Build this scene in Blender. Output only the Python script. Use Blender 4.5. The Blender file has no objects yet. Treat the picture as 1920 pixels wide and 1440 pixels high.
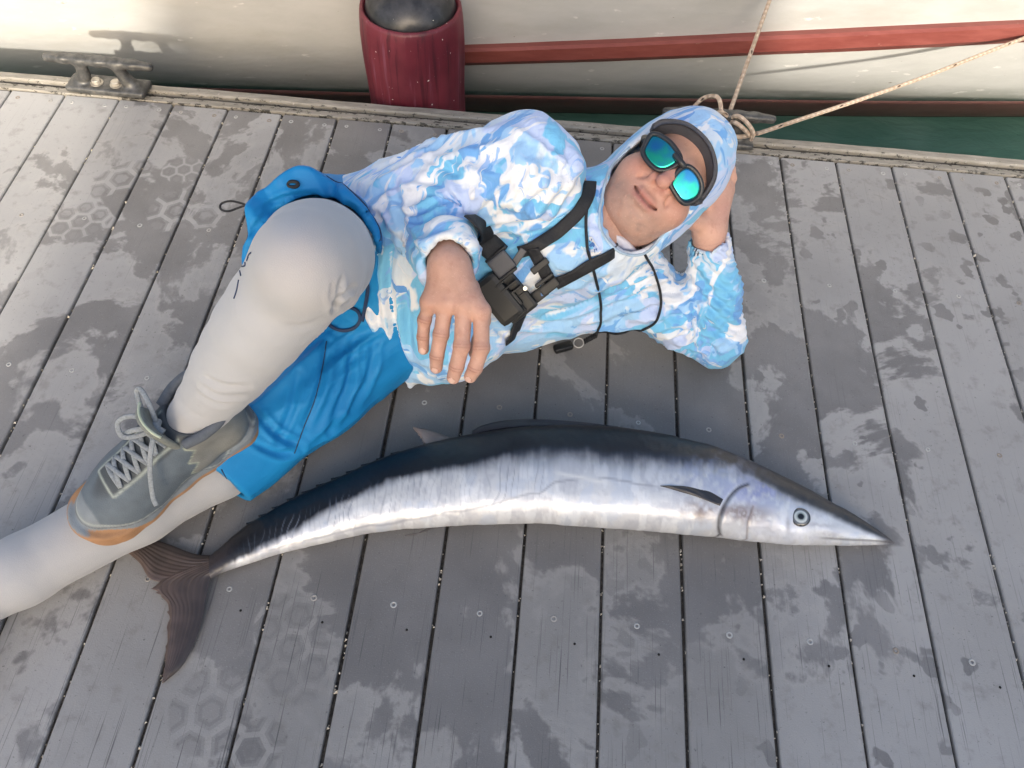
import bpy, bmesh, math, random
import numpy as np
from mathutils import Vector, Matrix
from mathutils.bvhtree import BVHTree

random.seed(7); RNG = np.random.default_rng(7)
R = math.radians
SC = bpy.context.scene
COL = SC.collection

# ------------------------------------------------------------------ camera
CAM_P = np.array([-.7497, -1.6228, 1.3488]); YAW, PIT, ROL = -.0321, 1.0064, .0648; FPX = 1442.0
_f = np.array([math.sin(YAW)*math.cos(PIT), math.cos(YAW)*math.cos(PIT), -math.sin(PIT)])
_r = np.array([math.cos(YAW), -math.sin(YAW), 0.]); _u = np.cross(_r, _f)
CR = math.cos(ROL)*_r + math.sin(ROL)*_u; CU = -math.sin(ROL)*_r + math.cos(ROL)*_u; CF = _f
cd = bpy.data.cameras.new('camera'); cam = bpy.data.objects.new('camera', cd); COL.objects.link(cam)
cam.matrix_world = Matrix(((CR[0], CU[0], -CF[0], CAM_P[0]), (CR[1], CU[1], -CF[1], CAM_P[1]), (CR[2], CU[2], -CF[2], CAM_P[2]), (0, 0, 0, 1)))
cd.sensor_fit = 'HORIZONTAL'; cd.sensor_width = 36; cd.lens = 36*FPX/1920; cd.clip_start = .02; cd.clip_end = 500
SC.camera = cam

# ------------------------------------------------------------------ light
SUN_DIR = Vector((-.08, 1.0, -.40)).normalized()          # the way the light travels
SUN_EL = math.asin(-SUN_DIR.z)
w = bpy.data.worlds.new('World'); SC.world = w; w.use_nodes = True
nt = w.node_tree; nt.nodes.clear()
sky = nt.nodes.new('ShaderNodeTexSky'); sky.sky_type = 'NISHITA'; sky.sun_disc = False
sky.sun_elevation = SUN_EL
sky.sun_rotation = math.atan2(-SUN_DIR.x, -SUN_DIR.y)      # clockwise from +Y towards +X
sky.air_density = 1.0; sky.dust_density = 5.0; sky.ozone_density = 1.0
bg = nt.nodes.new('ShaderNodeBackground'); bg.inputs[1].default_value = .15
wo = nt.nodes.new('ShaderNodeOutputWorld')
nt.links.new(sky.outputs[0], bg.inputs[0]); nt.links.new(bg.outputs[0], wo.inputs[0])
sd = bpy.data.lights.new('sun', 'SUN'); sd.energy = 2.35; sd.angle = R(1.3); sd.color = (1., .92, .79)
sun = bpy.data.objects.new('sun', sd); COL.objects.link(sun)
sun.rotation_euler = SUN_DIR.to_track_quat('-Z', 'Y').to_euler(); sun.location = (-.2, -8, 5)
VS = SC.view_settings; VS.view_transform = 'Standard'; VS.look = 'None'; VS.gamma = 1; VS.exposure = 1.1
SC.cycles.max_bounces = 5; SC.cycles.diffuse_bounces = 3; SC.cycles.glossy_bounces = 3; SC.cycles.use_adaptive_sampling = True; SC.cycles.adaptive_threshold = .02

# ------------------------------------------------------------------ helpers
def at(u, v, z=0.):
    """point at height z that the photograph shows at (u, v)"""
    d = (u-960)/FPX*CR - (v-720)/FPX*CU + CF
    return CAM_P + d*((z-CAM_P[2])/d[2])
def aty(u, v, y):
    d = (u-960)/FPX*CR - (v-720)/FPX*CU + CF
    return CAM_P + d*((y-CAM_P[1])/d[1])
def project(P):
    d = np.asarray(P)-CAM_P; w_ = d@CF; return np.c_[960+FPX*(d@CR)/w_, 720-FPX*(d@CU)/w_]
def nrm(v): v = np.asarray(v, float); return v/np.linalg.norm(v)
def tag(o, label=None, cat=None, group=None, kind=None):
    if label: o['label'] = label
    if cat: o['category'] = cat
    if group: o['group'] = group
    if kind: o['kind'] = kind
    return o
def empty(name, loc=(0, 0, 0), parent=None):
    o = bpy.data.objects.new(name, None); COL.objects.link(o); o.location = loc; o.empty_display_size = .05
    if parent: o.parent = parent
    return o
def link(name, me, mat=None, parent=None, loc=None):
    o = bpy.data.objects.new(name, me); COL.objects.link(o)
    if mat is not None and len(me.materials) == 0:
        for m in (mat if isinstance(mat, (list, tuple)) else [mat]): me.materials.append(m)
    if parent is not None:
        o.parent = parent
        o.location = -Vector(parent_world(parent))       # mesh data is in world space
    if loc is not None: o.location = loc
    return o
def parent_world(p):
    v = Vector((0, 0, 0))
    while p is not None: v = v + p.location; p = p.parent
    return v
def mesh(name, V, F, smooth=True, cols=None, uv=None):
    me = bpy.data.meshes.new(name)
    V = np.asarray(V, np.float32)
    if isinstance(F, np.ndarray) and F.ndim == 2:
        n, k = F.shape
        me.vertices.add(len(V)); me.vertices.foreach_set('co', V.ravel())
        me.loops.add(n*k); me.loops.foreach_set('vertex_index', F.astype(np.int32).ravel())
        me.polygons.add(n); me.polygons.foreach_set('loop_start', np.arange(0, n*k, k, dtype=np.int32))
        me.polygons.foreach_set('loop_total', np.full(n, k, np.int32))
        me.update(calc_edges=True)
    else:
        me.from_pydata(V.tolist(), [], [list(map(int, f)) for f in F]); me.update()
    if smooth: me.polygons.foreach_set('use_smooth', np.ones(len(me.polygons), bool))
    if cols is not None:
        a = me.color_attributes.new('col', 'FLOAT_COLOR', 'POINT')
        c = np.ones((len(V), 4), np.float32); c[:, :cols.shape[1]] = cols
        a.data.foreach_set('color', c.ravel())
    if uv is not None:
        a = me.attributes.new('chart', 'FLOAT2', 'POINT'); a.data.foreach_set('vector', np.asarray(uv, np.float32).ravel())
    me.validate(); me.update()
    return me
def join(parts):
    V, F, o = [], [], 0
    for v, f in parts:
        V += [tuple(x) for x in v]; F += [[i+o for i in q] for q in f]; o += len(v)
    return V, F
def box(x0, x1, y0, y1, z0, z1):
    v = [(x, y, z) for z in (z0, z1) for y in (y0, y1) for x in (x0, x1)]
    return v, [(0, 2, 3, 1), (4, 5, 7, 6), (0, 1, 5, 4), (2, 6, 7, 3), (0, 4, 6, 2), (1, 3, 7, 5)]
def obox(c, ax, ay, az, hx, hy, hz, bev=0.):
    """box with bevelled edges on its own axes"""
    c, ax, ay, az = map(np.asarray, (c, ax, ay, az))
    bm = bmesh.new(); bmesh.ops.create_cube(bm, size=2)
    for q in bm.verts: q.co = Vector((q.co.x*hx, q.co.y*hy, q.co.z*hz))
    if bev: bmesh.ops.bevel(bm, geom=bm.edges[:], offset=bev, segments=2, affect='EDGES', profile=.6)
    v = [c+ax*q.co.x+ay*q.co.y+az*q.co.z for q in bm.verts]; bm.verts.index_update()
    f = [[q.index for q in p.verts] for p in bm.faces]; bm.free(); return v, f
def spline(P, n):
    """Catmull-Rom through the points, n samples"""
    P = np.asarray(P, float); Q = np.vstack([2*P[0]-P[1], P, 2*P[-1]-P[-2]])
    t = np.linspace(0, len(P)-1-1e-9, n); i = t.astype(int); f = (t-i)[:, None]
    a, b, c, d = Q[i], Q[i+1], Q[i+2], Q[i+3]
    return .5*((2*b)+(-a+c)*f+(2*a-5*b+4*c-d)*f**2+(-a+3*b-3*c+d)*f**3)
def frames(C):
    T = np.gradient(C, axis=0); T /= np.linalg.norm(T, axis=1)[:, None]+1e-12
    n = np.cross(T[0], (0, 0, 1.)); n = n if np.linalg.norm(n) > .1 else np.cross(T[0], (1., 0, 0)); n = nrm(n)
    N = []
    for t in T: n = nrm(n-t*np.dot(n, t)); N.append(n)
    N = np.array(N); return T, N, np.cross(T, N)
def tube(C, r, k=10, flat=1., up=None):
    """closed tube round a path; r scalar or per point; flat squashes along the second axis"""
    C = np.asarray(C, float); T, N, B = frames(C)
    if up is not None:
        U = np.asarray(up, float); U = np.broadcast_to(U, C.shape)
        B = U-T*(U*T).sum(1)[:, None]; B /= np.linalg.norm(B, axis=1)[:, None]+1e-9; N = np.cross(B, T)
    r = np.broadcast_to(np.asarray(r, float), (len(C),))
    a = np.linspace(0, 2*math.pi, k, endpoint=False)
    V = (C[:, None]+r[:, None, None]*(np.cos(a)[None, :, None]*N[:, None]+flat*np.sin(a)[None, :, None]*B[:, None])).reshape(-1, 3)
    F = []; n = len(C)
    for i in range(n-1):
        for j in range(k): F.append((i*k+j, i*k+(j+1) % k, (i+1)*k+(j+1) % k, (i+1)*k+j))
    F.append(tuple(range(k-1, -1, -1))); F.append(tuple((n-1)*k+j for j in range(k)))
    return V, F
def lathe(prof, k=48, c=(0, 0, 0)):
    V, F = [], []; n = len(prof)
    for r, z in prof:
        for j in range(k):
            a = 2*math.pi*j/k; V.append((c[0]+r*math.cos(a), c[1]+r*math.sin(a), c[2]+z))
    for i in range(n-1):
        for j in range(k): F.append((i*k+j, i*k+(j+1) % k, (i+1)*k+(j+1) % k, (i+1)*k+j))
    F.append(tuple(range(k-1, -1, -1))); F.append(tuple((n-1)*k+j for j in range(k)))
    return V, F
# ---- numpy noise
_PERM = np.random.default_rng(3).random((64, 64, 64))
def vnoise(p):
    p = np.asarray(p, float); i = np.floor(p).astype(int); f = p-i; f = f*f*(3-2*f)
    g = lambda a, b, c: _PERM[(i[:, 0]+a) & 63, (i[:, 1]+b) & 63, (i[:, 2]+c) & 63]
    x, y, z = f.T
    l = lambda a, b, t: a+(b-a)*t
    return l(l(l(g(0, 0, 0), g(1, 0, 0), x), l(g(0, 1, 0), g(1, 1, 0), x), y), l(l(g(0, 0, 1), g(1, 0, 1), x), l(g(0, 1, 1), g(1, 1, 1), x), y), z)*2-1
def fbm(p, o=4):
    s, a = 0, 1.; p = np.asarray(p, float)
    for k in range(o): s = s+a*vnoise(p+7.3*k); p = p*2.03; a *= .5
    return s
def sst(a, b, x): t = np.clip((x-a)/(b-a), 0, 1); return t*t*(3-2*t)
def mix(a, b, t): t = np.asarray(t)[..., None]; return np.asarray(a)*(1-t)+np.asarray(b)*t
def srgb(r, g, b): return tuple(((c/255+.055)/1.055)**2.4 if c > 10 else c/3294.6 for c in (r, g, b))
# ---- signed distance shapes
def cone(p, a, b, ra, rb):
    a = np.asarray(a, float); b = np.asarray(b, float); ba = b-a
    t = np.clip(((p-a)@ba)/(ba@ba), 0, 1)
    return np.linalg.norm(p-a-t[:, None]*ba, axis=1)-(ra+(rb-ra)*t)
def chain(p, pts, rs, k=.01):
    d = None
    for i in range(len(pts)-1):
        e = cone(p, pts[i], pts[i+1], rs[i], rs[i+1]); d = e if d is None else smin(d, e, k)
    return d
def ell(p, c, ax, r):
    q = (p-np.asarray(c))@np.asarray(ax).T; r = np.asarray(r, float)
    k0 = np.linalg.norm(q/r, axis=1); k1 = np.linalg.norm(q/(r*r), axis=1)+1e-9
    return k0*(k0-1)/k1
def sphere(p, c, r): return np.linalg.norm(p-np.asarray(c), axis=1)-r
def rbox(p, c, ax, h, r):
    q = np.abs((p-np.asarray(c))@np.asarray(ax).T)-np.asarray(h)+r
    return np.linalg.norm(np.maximum(q, 0), axis=1)+np.minimum(q.max(1), 0)-r
def smin(a, b, k):
    h = np.clip(.5+.5*(b-a)/k, 0, 1); return b+(a-b)*h-k*h*(1-h)
def smax(a, b, k): return -smin(-a, -b, k)
def surf(fn, lo, hi, h, relax=2):
    """surface-nets mesh of fn<0 in the box lo..hi with cells of size h"""
    lo = np.asarray(lo, float); hi = np.asarray(hi, float); B = 4
    nb = np.ceil((hi-lo)/(h*B)).astype(int); n = nb*B
    ctr = np.stack(np.meshgrid(*[lo[i]+(np.arange(nb[i])+.5)*h*B for i in range(3)], indexing='ij'), -1).reshape(-1, 3)
    dc = fn(ctr).reshape(nb)
    near = np.abs(dc) < h*B*1.4
    D = np.repeat(np.repeat(np.repeat(dc, B, 0), B, 1), B, 2); M = np.repeat(np.repeat(np.repeat(near, B, 0), B, 1), B, 2)
    idx = np.argwhere(M); pts = lo+(idx+.5)*h
    out = np.empty(len(pts))
    for s in range(0, len(pts), 400000): out[s:s+400000] = fn(pts[s:s+400000])
    D[M] = out; S = D < 0
    n = np.array(D.shape); c = n-1
    acc = np.zeros((*c, 3)); cnt = np.zeros(c)
    off = [(0, 0, 0), (1, 0, 0), (0, 1, 0), (1, 1, 0), (0, 0, 1), (1, 0, 1), (0, 1, 1), (1, 1, 1)]
    sl = lambda o: tuple(slice(o[i], o[i]+c[i]) for i in range(3))
    for i, a in enumerate(off):
        for b in off[i+1:]:
            if sum(abs(a[k]-b[k]) for k in range(3)) != 1: continue
            da, db = D[sl(a)], D[sl(b)]; x = S[sl(a)] != S[sl(b)]
            t = np.where(x, da/(da-db+1e-12), 0)
            for k in range(3): acc[..., k] += np.where(x, a[k]+t*(b[k]-a[k]), 0)
            cnt += x
    act = cnt > 0; vid = np.full(c, -1); vid[act] = np.arange(act.sum())
    ci = np.argwhere(act); V = lo+(ci+.5+acc[act]/cnt[act][:, None])*h
    F = []
    for ax in range(3):
        u, v = (ax+1) % 3, (ax+2) % 3
        a = [slice(None)]*3; b = [slice(None)]*3; a[ax] = slice(0, -1); b[ax] = slice(1, None)
        x = S[tuple(a)] != S[tuple(b)]
        e = np.argwhere(x); e = e[(e[:, u] > 0) & (e[:, v] > 0) & (e[:, u] < n[u]-1) & (e[:, v] < n[v]-1)]
        ins = S[e[:, 0], e[:, 1], e[:, 2]]
        def g(du, dv):
            q = e.copy(); q[:, u] += du; q[:, v] += dv; return vid[q[:, 0], q[:, 1], q[:, 2]]
        q = np.stack([g(-1, -1), g(0, -1), g(0, 0), g(-1, 0)], 1)
        q[~ins] = q[~ins][:, ::-1]; F.append(q)
    F = np.vstack(F); F = F[(F >= 0).all(1)]
    for _ in range(relax):
        d0 = fn(V); e = h*.4
        g = np.stack([fn(V+np.eye(3)[i]*e)-d0 for i in range(3)], 1)/e
        V = V-np.clip(d0/(np.maximum((g*g).sum(1), .3)), -h, h)[:, None]*g*.8
    return V, F
def normals(V, F):
    N = np.zeros_like(V); a, b, c = V[F[:, 0]], V[F[:, 1]], V[F[:, 2]]; f = np.cross(b-a, c-a)
    if F.shape[1] == 4: f = np.cross(V[F[:, 2]]-V[F[:, 0]], V[F[:, 3]]-V[F[:, 1]])
    for k in range(F.shape[1]): np.add.at(N, F[:, k], f)
    return N/(np.linalg.norm(N, axis=1)[:, None]+1e-12)
# ---- materials
class X:
    """a float in a node tree, with arithmetic"""
    def __init__(s, T, o): s.T, s.o = T, o
    def _m(s, op, *b, clamp=False):
        n = s.T.nodes.new('ShaderNodeMath'); n.operation = op; n.use_clamp = clamp
        for i, q in enumerate((s,)+b):
            if isinstance(q, X): s.T.links.new(q.o, n.inputs[i])
            else: n.inputs[i].default_value = q
        return X(s.T, n.outputs[0])
    def __add__(s, b): return s._m('ADD', b)
    __radd__ = __add__
    def __sub__(s, b): return s._m('SUBTRACT', b)
    def __rsub__(s, b): return (s*-1)+b
    def __mul__(s, b): return s._m('MULTIPLY', b)
    __rmul__ = __mul__
    def __truediv__(s, b): return s._m('DIVIDE', b)
    def abs(s): return s._m('ABSOLUTE')
    def sq(s): return s._m('MULTIPLY', s)
    def max(s, b): return s._m('MAXIMUM', b)
    def min(s, b): return s._m('MINIMUM', b)
    def sin(s): return s._m('SINE')
    def sqrt(s): return s._m('SQRT')
    def lt(s, b): return s._m('LESS_THAN', b)
    def mod(s, b): return s._m('FLOORED_MODULO', b)
    def step(s, a, b):
        n = s.T.nodes.new('ShaderNodeMapRange'); n.interpolation_type = 'SMOOTHSTEP'; s.T.links.new(s.o, n.inputs[0])
        n.inputs[1].default_value = a; n.inputs[2].default_value = b; return X(s.T, n.outputs[0])
class MT:
    def __init__(s, name):
        s.m = bpy.data.materials.new(name); s.m.use_nodes = True; s.T = s.m.node_tree
        s.b = next(n for n in s.T.nodes if n.type == 'BSDF_PRINCIPLED')
    def n(s, t): return s.T.nodes.new(t)
    def pos(s):
        if not hasattr(s, '_p'): s._p = s.n('ShaderNodeNewGeometry').outputs['Position']
        return s._p
    def xyz(s, v=None):
        q = s.n('ShaderNodeSeparateXYZ'); s.T.links.new(v or s.pos(), q.inputs[0]); return [X(s.T, o) for o in q.outputs]
    def vec(s, *c):
        q = s.n('ShaderNodeCombineXYZ')
        for i, a in enumerate(c):
            if isinstance(a, X): s.T.links.new(a.o, q.inputs[i])
            else: q.inputs[i].default_value = a
        return q.outputs[0]
    def map(s, sc=(1, 1, 1), loc=(0, 0, 0), rot=(0, 0, 0), v=None):
        q = s.n('ShaderNodeMapping'); s.T.links.new(v or s.pos(), q.inputs[0])
        q.inputs['Scale'].default_value = sc; q.inputs['Location'].default_value = loc; q.inputs['Rotation'].default_value = rot
        return q.outputs[0]
    def noise(s, scale, v=None, detail=4, rough=.55, dist=0., col=False):
        q = s.n('ShaderNodeTexNoise'); s.T.links.new(v or s.pos(), q.inputs['Vector'])
        q.inputs['Scale'].default_value = scale; q.inputs['Detail'].default_value = detail; q.inputs['Roughness'].default_value = rough; q.inputs['Distortion'].default_value = dist
        return q.outputs['Color'] if col else X(s.T, q.outputs[0])
    def voro(s, scale, v=None, feat='F1', rand=1.):
        q = s.n('ShaderNodeTexVoronoi'); q.feature = feat; s.T.links.new(v or s.pos(), q.inputs['Vector']); q.inputs['Scale'].default_value = scale
        q.inputs['Randomness'].default_value = rand
        return X(s.T, q.outputs['Distance'])
    def attr(s, name='col', out='Color'):
        q = s.n('ShaderNodeAttribute'); q.attribute_name = name; return q.outputs[out]
    def orand(s): return X(s.T, s.n('ShaderNodeObjectInfo').outputs['Random'])
    def mix(s, a, b, t, mode='MIX'):
        q = s.n('ShaderNodeMix'); q.data_type = 'RGBA'; q.blend_type = mode; q.clamp_factor = True
        for i, c in ((6, a), (7, b)):
            if hasattr(c, 'links'): s.T.links.new(c, q.inputs[i])
            else: q.inputs[i].default_value = (*c[:3], 1)
        if isinstance(t, X): s.T.links.new(t.o, q.inputs[0])
        else: q.inputs[0].default_value = t
        return q.outputs[2]
    def set(s, name, v):
        i = s.b.inputs[name]
        if isinstance(v, X): s.T.links.new(v.o, i)
        elif hasattr(v, 'links'): s.T.links.new(v, i)
        elif isinstance(v, (tuple, list)): i.default_value = (*v[:3], 1) if len(i.default_value) == 4 else v
        else: i.default_value = v
        return s
    def bump(s, h, st=.3, d=.005):
        q = s.n('ShaderNodeBump'); q.inputs['Strength'].default_value = st; q.inputs['Distance'].default_value = d
        s.T.links.new(h.o if isinstance(h, X) else h, q.inputs['Height']); s.T.links.new(q.outputs[0], s.b.inputs['Normal']); return s
def plain(name, col, rough=.6, metal=0., var=.12, sc=40, bump=0., spec=.5):
    m = MT(name); n = m.noise(sc, detail=5)
    m.set('Base Color', m.mix(tuple(c*(1-var) for c in col), tuple(min(1, c*(1+var)) for c in col), n.step(.3, .7)))
    m.set('Roughness', rough).set('Metallic', metal).set('Specular IOR Level', spec)
    if bump: m.bump(m.noise(sc*3, detail=6), bump, .002)
    return m.m
# ================================================================== setting: water, dock, shade blocker
def water_mat():
    m = MT('water'); n = m.noise(2.2, m.map((1, 2.4, 1)), detail=5, dist=.6)
    m.set('Base Color', m.mix((.085, .195, .150), (.125, .245, .195), n.step(.35, .65)))
    m.set('Roughness', .12).set('IOR', 1.33).set('Specular IOR Level', .35)
    m.bump(m.noise(6, m.map((1, 2.2, 1)), detail=4, dist=.4), .35, .03); return m.m
v, f = box(-150, 150, -150, 150, -3, -.445)
tag(link('water', mesh('water', v, f, False), water_mat()), kind='structure')

def hexring(m, x, y, s):
    """distance from the middle of the nearest cell of a honeycomb of pitch s (1 at the cell wall)"""
    a, b = s, s*math.sqrt(3)
    x1, y1 = x.mod(a)-a/2, y.mod(b)-b/2; x2, y2 = (x-a/2).mod(a)-a/2, (y-b/2).mod(b)-b/2
    h = lambda p, q: (p.abs()*.5+q.abs()*.866).max(p.abs())*(2/s)
    return h(x1, y1).min(h(x2, y2))
PRINTS = [((545, 1215), .062, .10, .055, .5), ((395, 1335), .075, .075, .060, .2), ((228, 335), .085, .05, .062, .9), ((345, 318), .06, .045, .036, .3),
          ((330, 395), .07, .07, .06, .0), ((150, 415), .08, .06, .045, .6), ((385, 405), .05, .05, .062, .8), ((470, 1410), .06, .05, .05, .7)]
def plank_mat(prints):
    m = MT('grey_composite_board'); x, y, z = m.xyz(); rnd = m.orand()
    wv = m.vec(x+rnd*.35, y+rnd*.9, 0.)
    big = m.noise(3.1, wv, detail=6, rough=.62, dist=.5); mid = m.noise(9.5, wv, detail=4, rough=.6, dist=.25)
    bias = ((y+.50).abs()*-.06)+((x+.85).abs()*-.12)+.095        # wetter round the middle and by the edge; also stands in for people's shade
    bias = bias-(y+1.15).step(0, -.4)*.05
    wet = (big*.72+mid*.28+bias).step(.484, .516)  # wet patches, also standing in for people's shade
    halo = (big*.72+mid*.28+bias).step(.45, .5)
    # drops: small dark spots, mostly on the open right side
    size_ = m.noise(23, wv, detail=2)
    drop = m.voro(15, m.vec(x+mid*.05, y*.7+size_*.04, 0.))
    size = size_
    dmask = (drop-(size-.38)*1.25).step(.07, .0)*(x.step(-.75, -.25)*.9+.12)*m.noise(2.3, wv, detail=2).step(.34, .48)
    wet = wet.max(dmask)
    # sole prints left by wet shoes
    pr = None; zone = None
    for (uv, rx, ry, s, rot) in prints:
        c = at(*uv); ca, sa = math.cos(rot), math.sin(rot)
        px, py = (x-c[0])*ca+(y-c[1])*sa, (y-c[1])*ca-(x-c[0])*sa
        hx = hexring(m, px, py, s)
        ring = hx.step(.8, .87)-((hx-.55).abs().step(.14, .05))*.55
        inz = ((px/rx).sq()+(py/ry).sq()+(mid-.5)*1.3).step(1.0, .8)
        pr = ring*inz if pr is None else pr+ring*inz; zone = inz if zone is None else zone.max(inz)
    if zone is not None: wet = (wet*(1-zone*.55)+zone*.42*(1-pr)+(zone*pr*-.28)).max(0.).min(1.)
    tone = m.noise(1.7, wv, detail=3); fine = m.noise(420, detail=1, rough=.7); speck = m.noise(150, detail=3, rough=.7)
    streak = m.noise(1, m.map((330, 5, 1)), detail=2, rough=.6)
    sk = (y+.9).step(.1, -.5)*.8+.2
    dry = m.mix((.265, .260, .255), (.36, .356, .352), tone.step(.3, .7))
    damp_shade = ((x+.86).sq()*.9+(y+.72).sq()*.55+(big-.5)*.9).step(.75, .0)  # darker middle: damp boards, with the shade of people painted in
    dry = m.mix(m.mix(dry, (.45, .447, .446), (1-damp_shade)*.30), (.215, .211, .206), damp_shade*.55)
    dry = m.mix(dry, (.22, .212, .20), m.noise(26, wv, detail=3, rough=.65).step(.52, .75)*.55)
    dry = m.mix(dry, (.40, .385, .365), (halo*(1-wet))*.30)
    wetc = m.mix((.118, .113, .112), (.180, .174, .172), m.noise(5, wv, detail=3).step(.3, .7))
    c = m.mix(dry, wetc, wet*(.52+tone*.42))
    c = m.mix(c, (.40, .40, .40), fine.step(.60, .78)*.30)
    c = m.mix(c, (.05, .05, .052), speck.step(.62, .76)*.62)
    c = m.mix(c, (.07, .07, .073), streak.step(.60, .72)*sk*.72)
    c = m.mix(c, (.11, .068, .045), m.noise(7, wv, detail=4, rough=.7).step(.70, .78)*.5)
    hsv = m.n('ShaderNodeHueSaturation'); m.T.links.new(c, hsv.inputs['Color']); m.T.links.new((rnd*.16+.92).o, hsv.inputs['Value'])
    m.set('Base Color', hsv.outputs[0])
    m.set('Roughness', (1-wet)*.32+.46+fine*.1).set('Specular IOR Level', wet*.25+.18)
    m.bump(fine+wet*-.12, .35, .0010); return m.m
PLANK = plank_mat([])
dock = tag(empty('dock', (-.75, -1.0, 0)), kind='structure')
PIT_, PW, PL, PT = .145, .1393, 2.5, .026
def plank_mesh():
    b = .0035; w2 = PW/2
    prof = [(-w2, -PT), (w2, -PT), (w2, -b), (w2-b*.3, -b*.3), (w2-b, 0), (-w2+b, 0), (-w2+b*.3, -b*.3), (-w2, -b)]
    V = [(x, y, z) for y in (-PL, 0) for x, z in prof]; k = len(prof)
    F = [(j, (j+1) % k, k+(j+1) % k, k+j) for j in range(k)]+[tuple(range(k-1, -1, -1)), tuple(range(k, 2*k))]
    return mesh('plank', V, F, False)
PM = plank_mesh()
# screw: bevelled ring head with a square recess
sv, sf = lathe([(.0, -.004), (.0062, -.0035), (.0064, .0004), (.0056, .0011), (.0030, .0010), (.0027, -.0016), (0, -.0017)], 16)
SM = mesh('screw', sv, sf, True)
mh = MT('screw_steel'); hx, hy, hz = mh.xyz(mh.n('ShaderNodeTexCoord').outputs['Object'])
rr = (hx.sq()+hy.sq()).sqrt()
rust = mh.orand()
headc = mh.mix((.43, .43, .42), (.28, .24, .20), rust.step(.55, .95))
mh.set('Base Color', mh.mix((.02, .02, .02), headc, rr.step(.0024, .0032))).set('Metallic', .1).set('Roughness', .5)
SCREW = mh.m
HM = mesh('drill_hole', *lathe([(0, -.003), (.0022, -.003), (.0022, .0006), (0, .0006)], 10), True); HOLE = plain('hole_dark', (.012, .011, .01), .9)
SM.materials.append(SCREW); HM.materials.append(HOLE)
for i in range(-7, 18):
    xc = -(i+.5)*PIT_
    p = bpy.data.objects.new('plank', PM); COL.objects.link(p); p.parent = dock
    p.location = (xc+.75+random.uniform(-.0008, .0008), 1.0+random.uniform(-.002, .001), random.uniform(-.0012, .0004))
    near = [q for q in PRINTS if abs(at(*q[0])[0]-xc) < max(q[1], q[2])*1.15+PW/2]
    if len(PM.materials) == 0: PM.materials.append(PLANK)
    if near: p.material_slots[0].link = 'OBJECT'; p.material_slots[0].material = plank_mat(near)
    spots = [(-.043, -.024), (.045, -.026)]+[(random.uniform(-.012, .008), yy+random.uniform(-.004, .004)) for yy in (-.424, -.832, -1.244, -1.655)]
    for sx, sy in spots:
        s = bpy.data.objects.new('screw', SM); COL.objects.link(s); s.parent = p; s.location = (sx, sy, -.0002); s.rotation_euler.z = random.random()*3; s.scale = (random.uniform(.8, .95),)*2+(1,)
    if -2 <= i <= 8:
        s = bpy.data.objects.new('drill_hole', HM); COL.objects.link(s); s.parent = p; s.location = (.028, -1.283+random.uniform(-.004, .004), 0)
JM = plain('dark_wet_timber', (.022, .019, .016), .7)
for yy in (-.05, -.424, -.832, -1.244, -1.655, -2.2):
    v, f = box(-2.6, 1.05, yy-.022, yy+.022, -.20, -PT-.001); link('joist', mesh('joist', v, f, False), JM, dock)
v, f = box(-2.62, 1.06, -2.52, -.004, -.33, -.205); link('float_box', mesh('float_box', v, f, False), JM, dock)

# white grit caught in the joints between the boards
GV, GF = [], []
for i in range(-7, 18):
    xg = -i*PIT_
    for k in range(120):
        y = random.uniform(-1.75, -.02)
        if vnoise(np.array([[xg*9+3, y*4.5, .3]]))[0] < random.uniform(-.55, .75): continue
        s = random.uniform(.0010, .0026)*(1.5 if random.random() < .1 else 1); c = np.array([xg+random.uniform(-.0024, .0024), y, random.uniform(-.008, -.0015)])
        o = len(GV); q = [c+RNG.normal(0, 1, 3)*s*.25+np.array(d)*s for d in ((1, 0, -.6), (-.6, .9, -.5), (-.5, -.9, -.6), (.1, .1, .8), (.5, .6, .3))]
        GV += q; GF += [(o, o+1, o+4), (o+1, o+3, o+4), (o, o+4, o+3), (o, o+3, o+2), (o+1, o+2, o+3), (o, o+2, o+1)]
dv_ = []
for i in range(-7, 19):
    xg = -i*PIT_; dv_.append(box(xg-.0032, xg+.0032, -2.45, -.002, -.022, -.0085-.002*random.random()))
tag(link('joint_dirt', mesh('joint_dirt', *join(dv_), False), plain('dirt', (.050, .046, .041), .95, var=.5, sc=160, bump=.6)), 'dark dirt packed into the joints between the boards', 'dirt', kind='stuff')
g = link('grit', mesh('grit', GV, GF, False), plain('shell_grit', (.62, .58, .5), .8, var=.3, sc=300))
tag(g, 'pale grit and shell crumbs caught in the board joints', 'grit', kind='stuff')

def trim_mat():
    m = MT('weathered_edge_strip'); x, y, z = m.xyz()
    n = m.noise(16, m.map((1, 5, 5)), detail=7, rough=.65); mold = m.noise(70, m.map((.7, 1.6, 1)), detail=6, rough=.7)
    edge = ((y-.026).abs()*-1+.016).max(((y-.004).abs()*-1+.006)*2.4).step(-.006, .014)
    c = m.mix((.215, .20, .172), (.32, .30, .265), n.step(.3, .7))
    c = m.mix(c, (.018, .017, .013), (mold+edge*.13).step(.635, .69)*.9)
    c = m.mix(c, (.55, .53, .48), m.noise(120, detail=3).step(.66, .74)*.6)
    m.set('Base Color', c).set('Roughness', .62).set('Metallic', .1); m.bump(mold+n, .4, .002); return m.m
TRIM = trim_mat(); DARKG = plain('gap_dark', (.014, .013, .011), .85, bump=.4, sc=120)
tr = tag(empty('edge_trim', (-.75, .03, 0)), 'weathered tan double strip capping the edge of the dock', 'edge trim')
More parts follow.
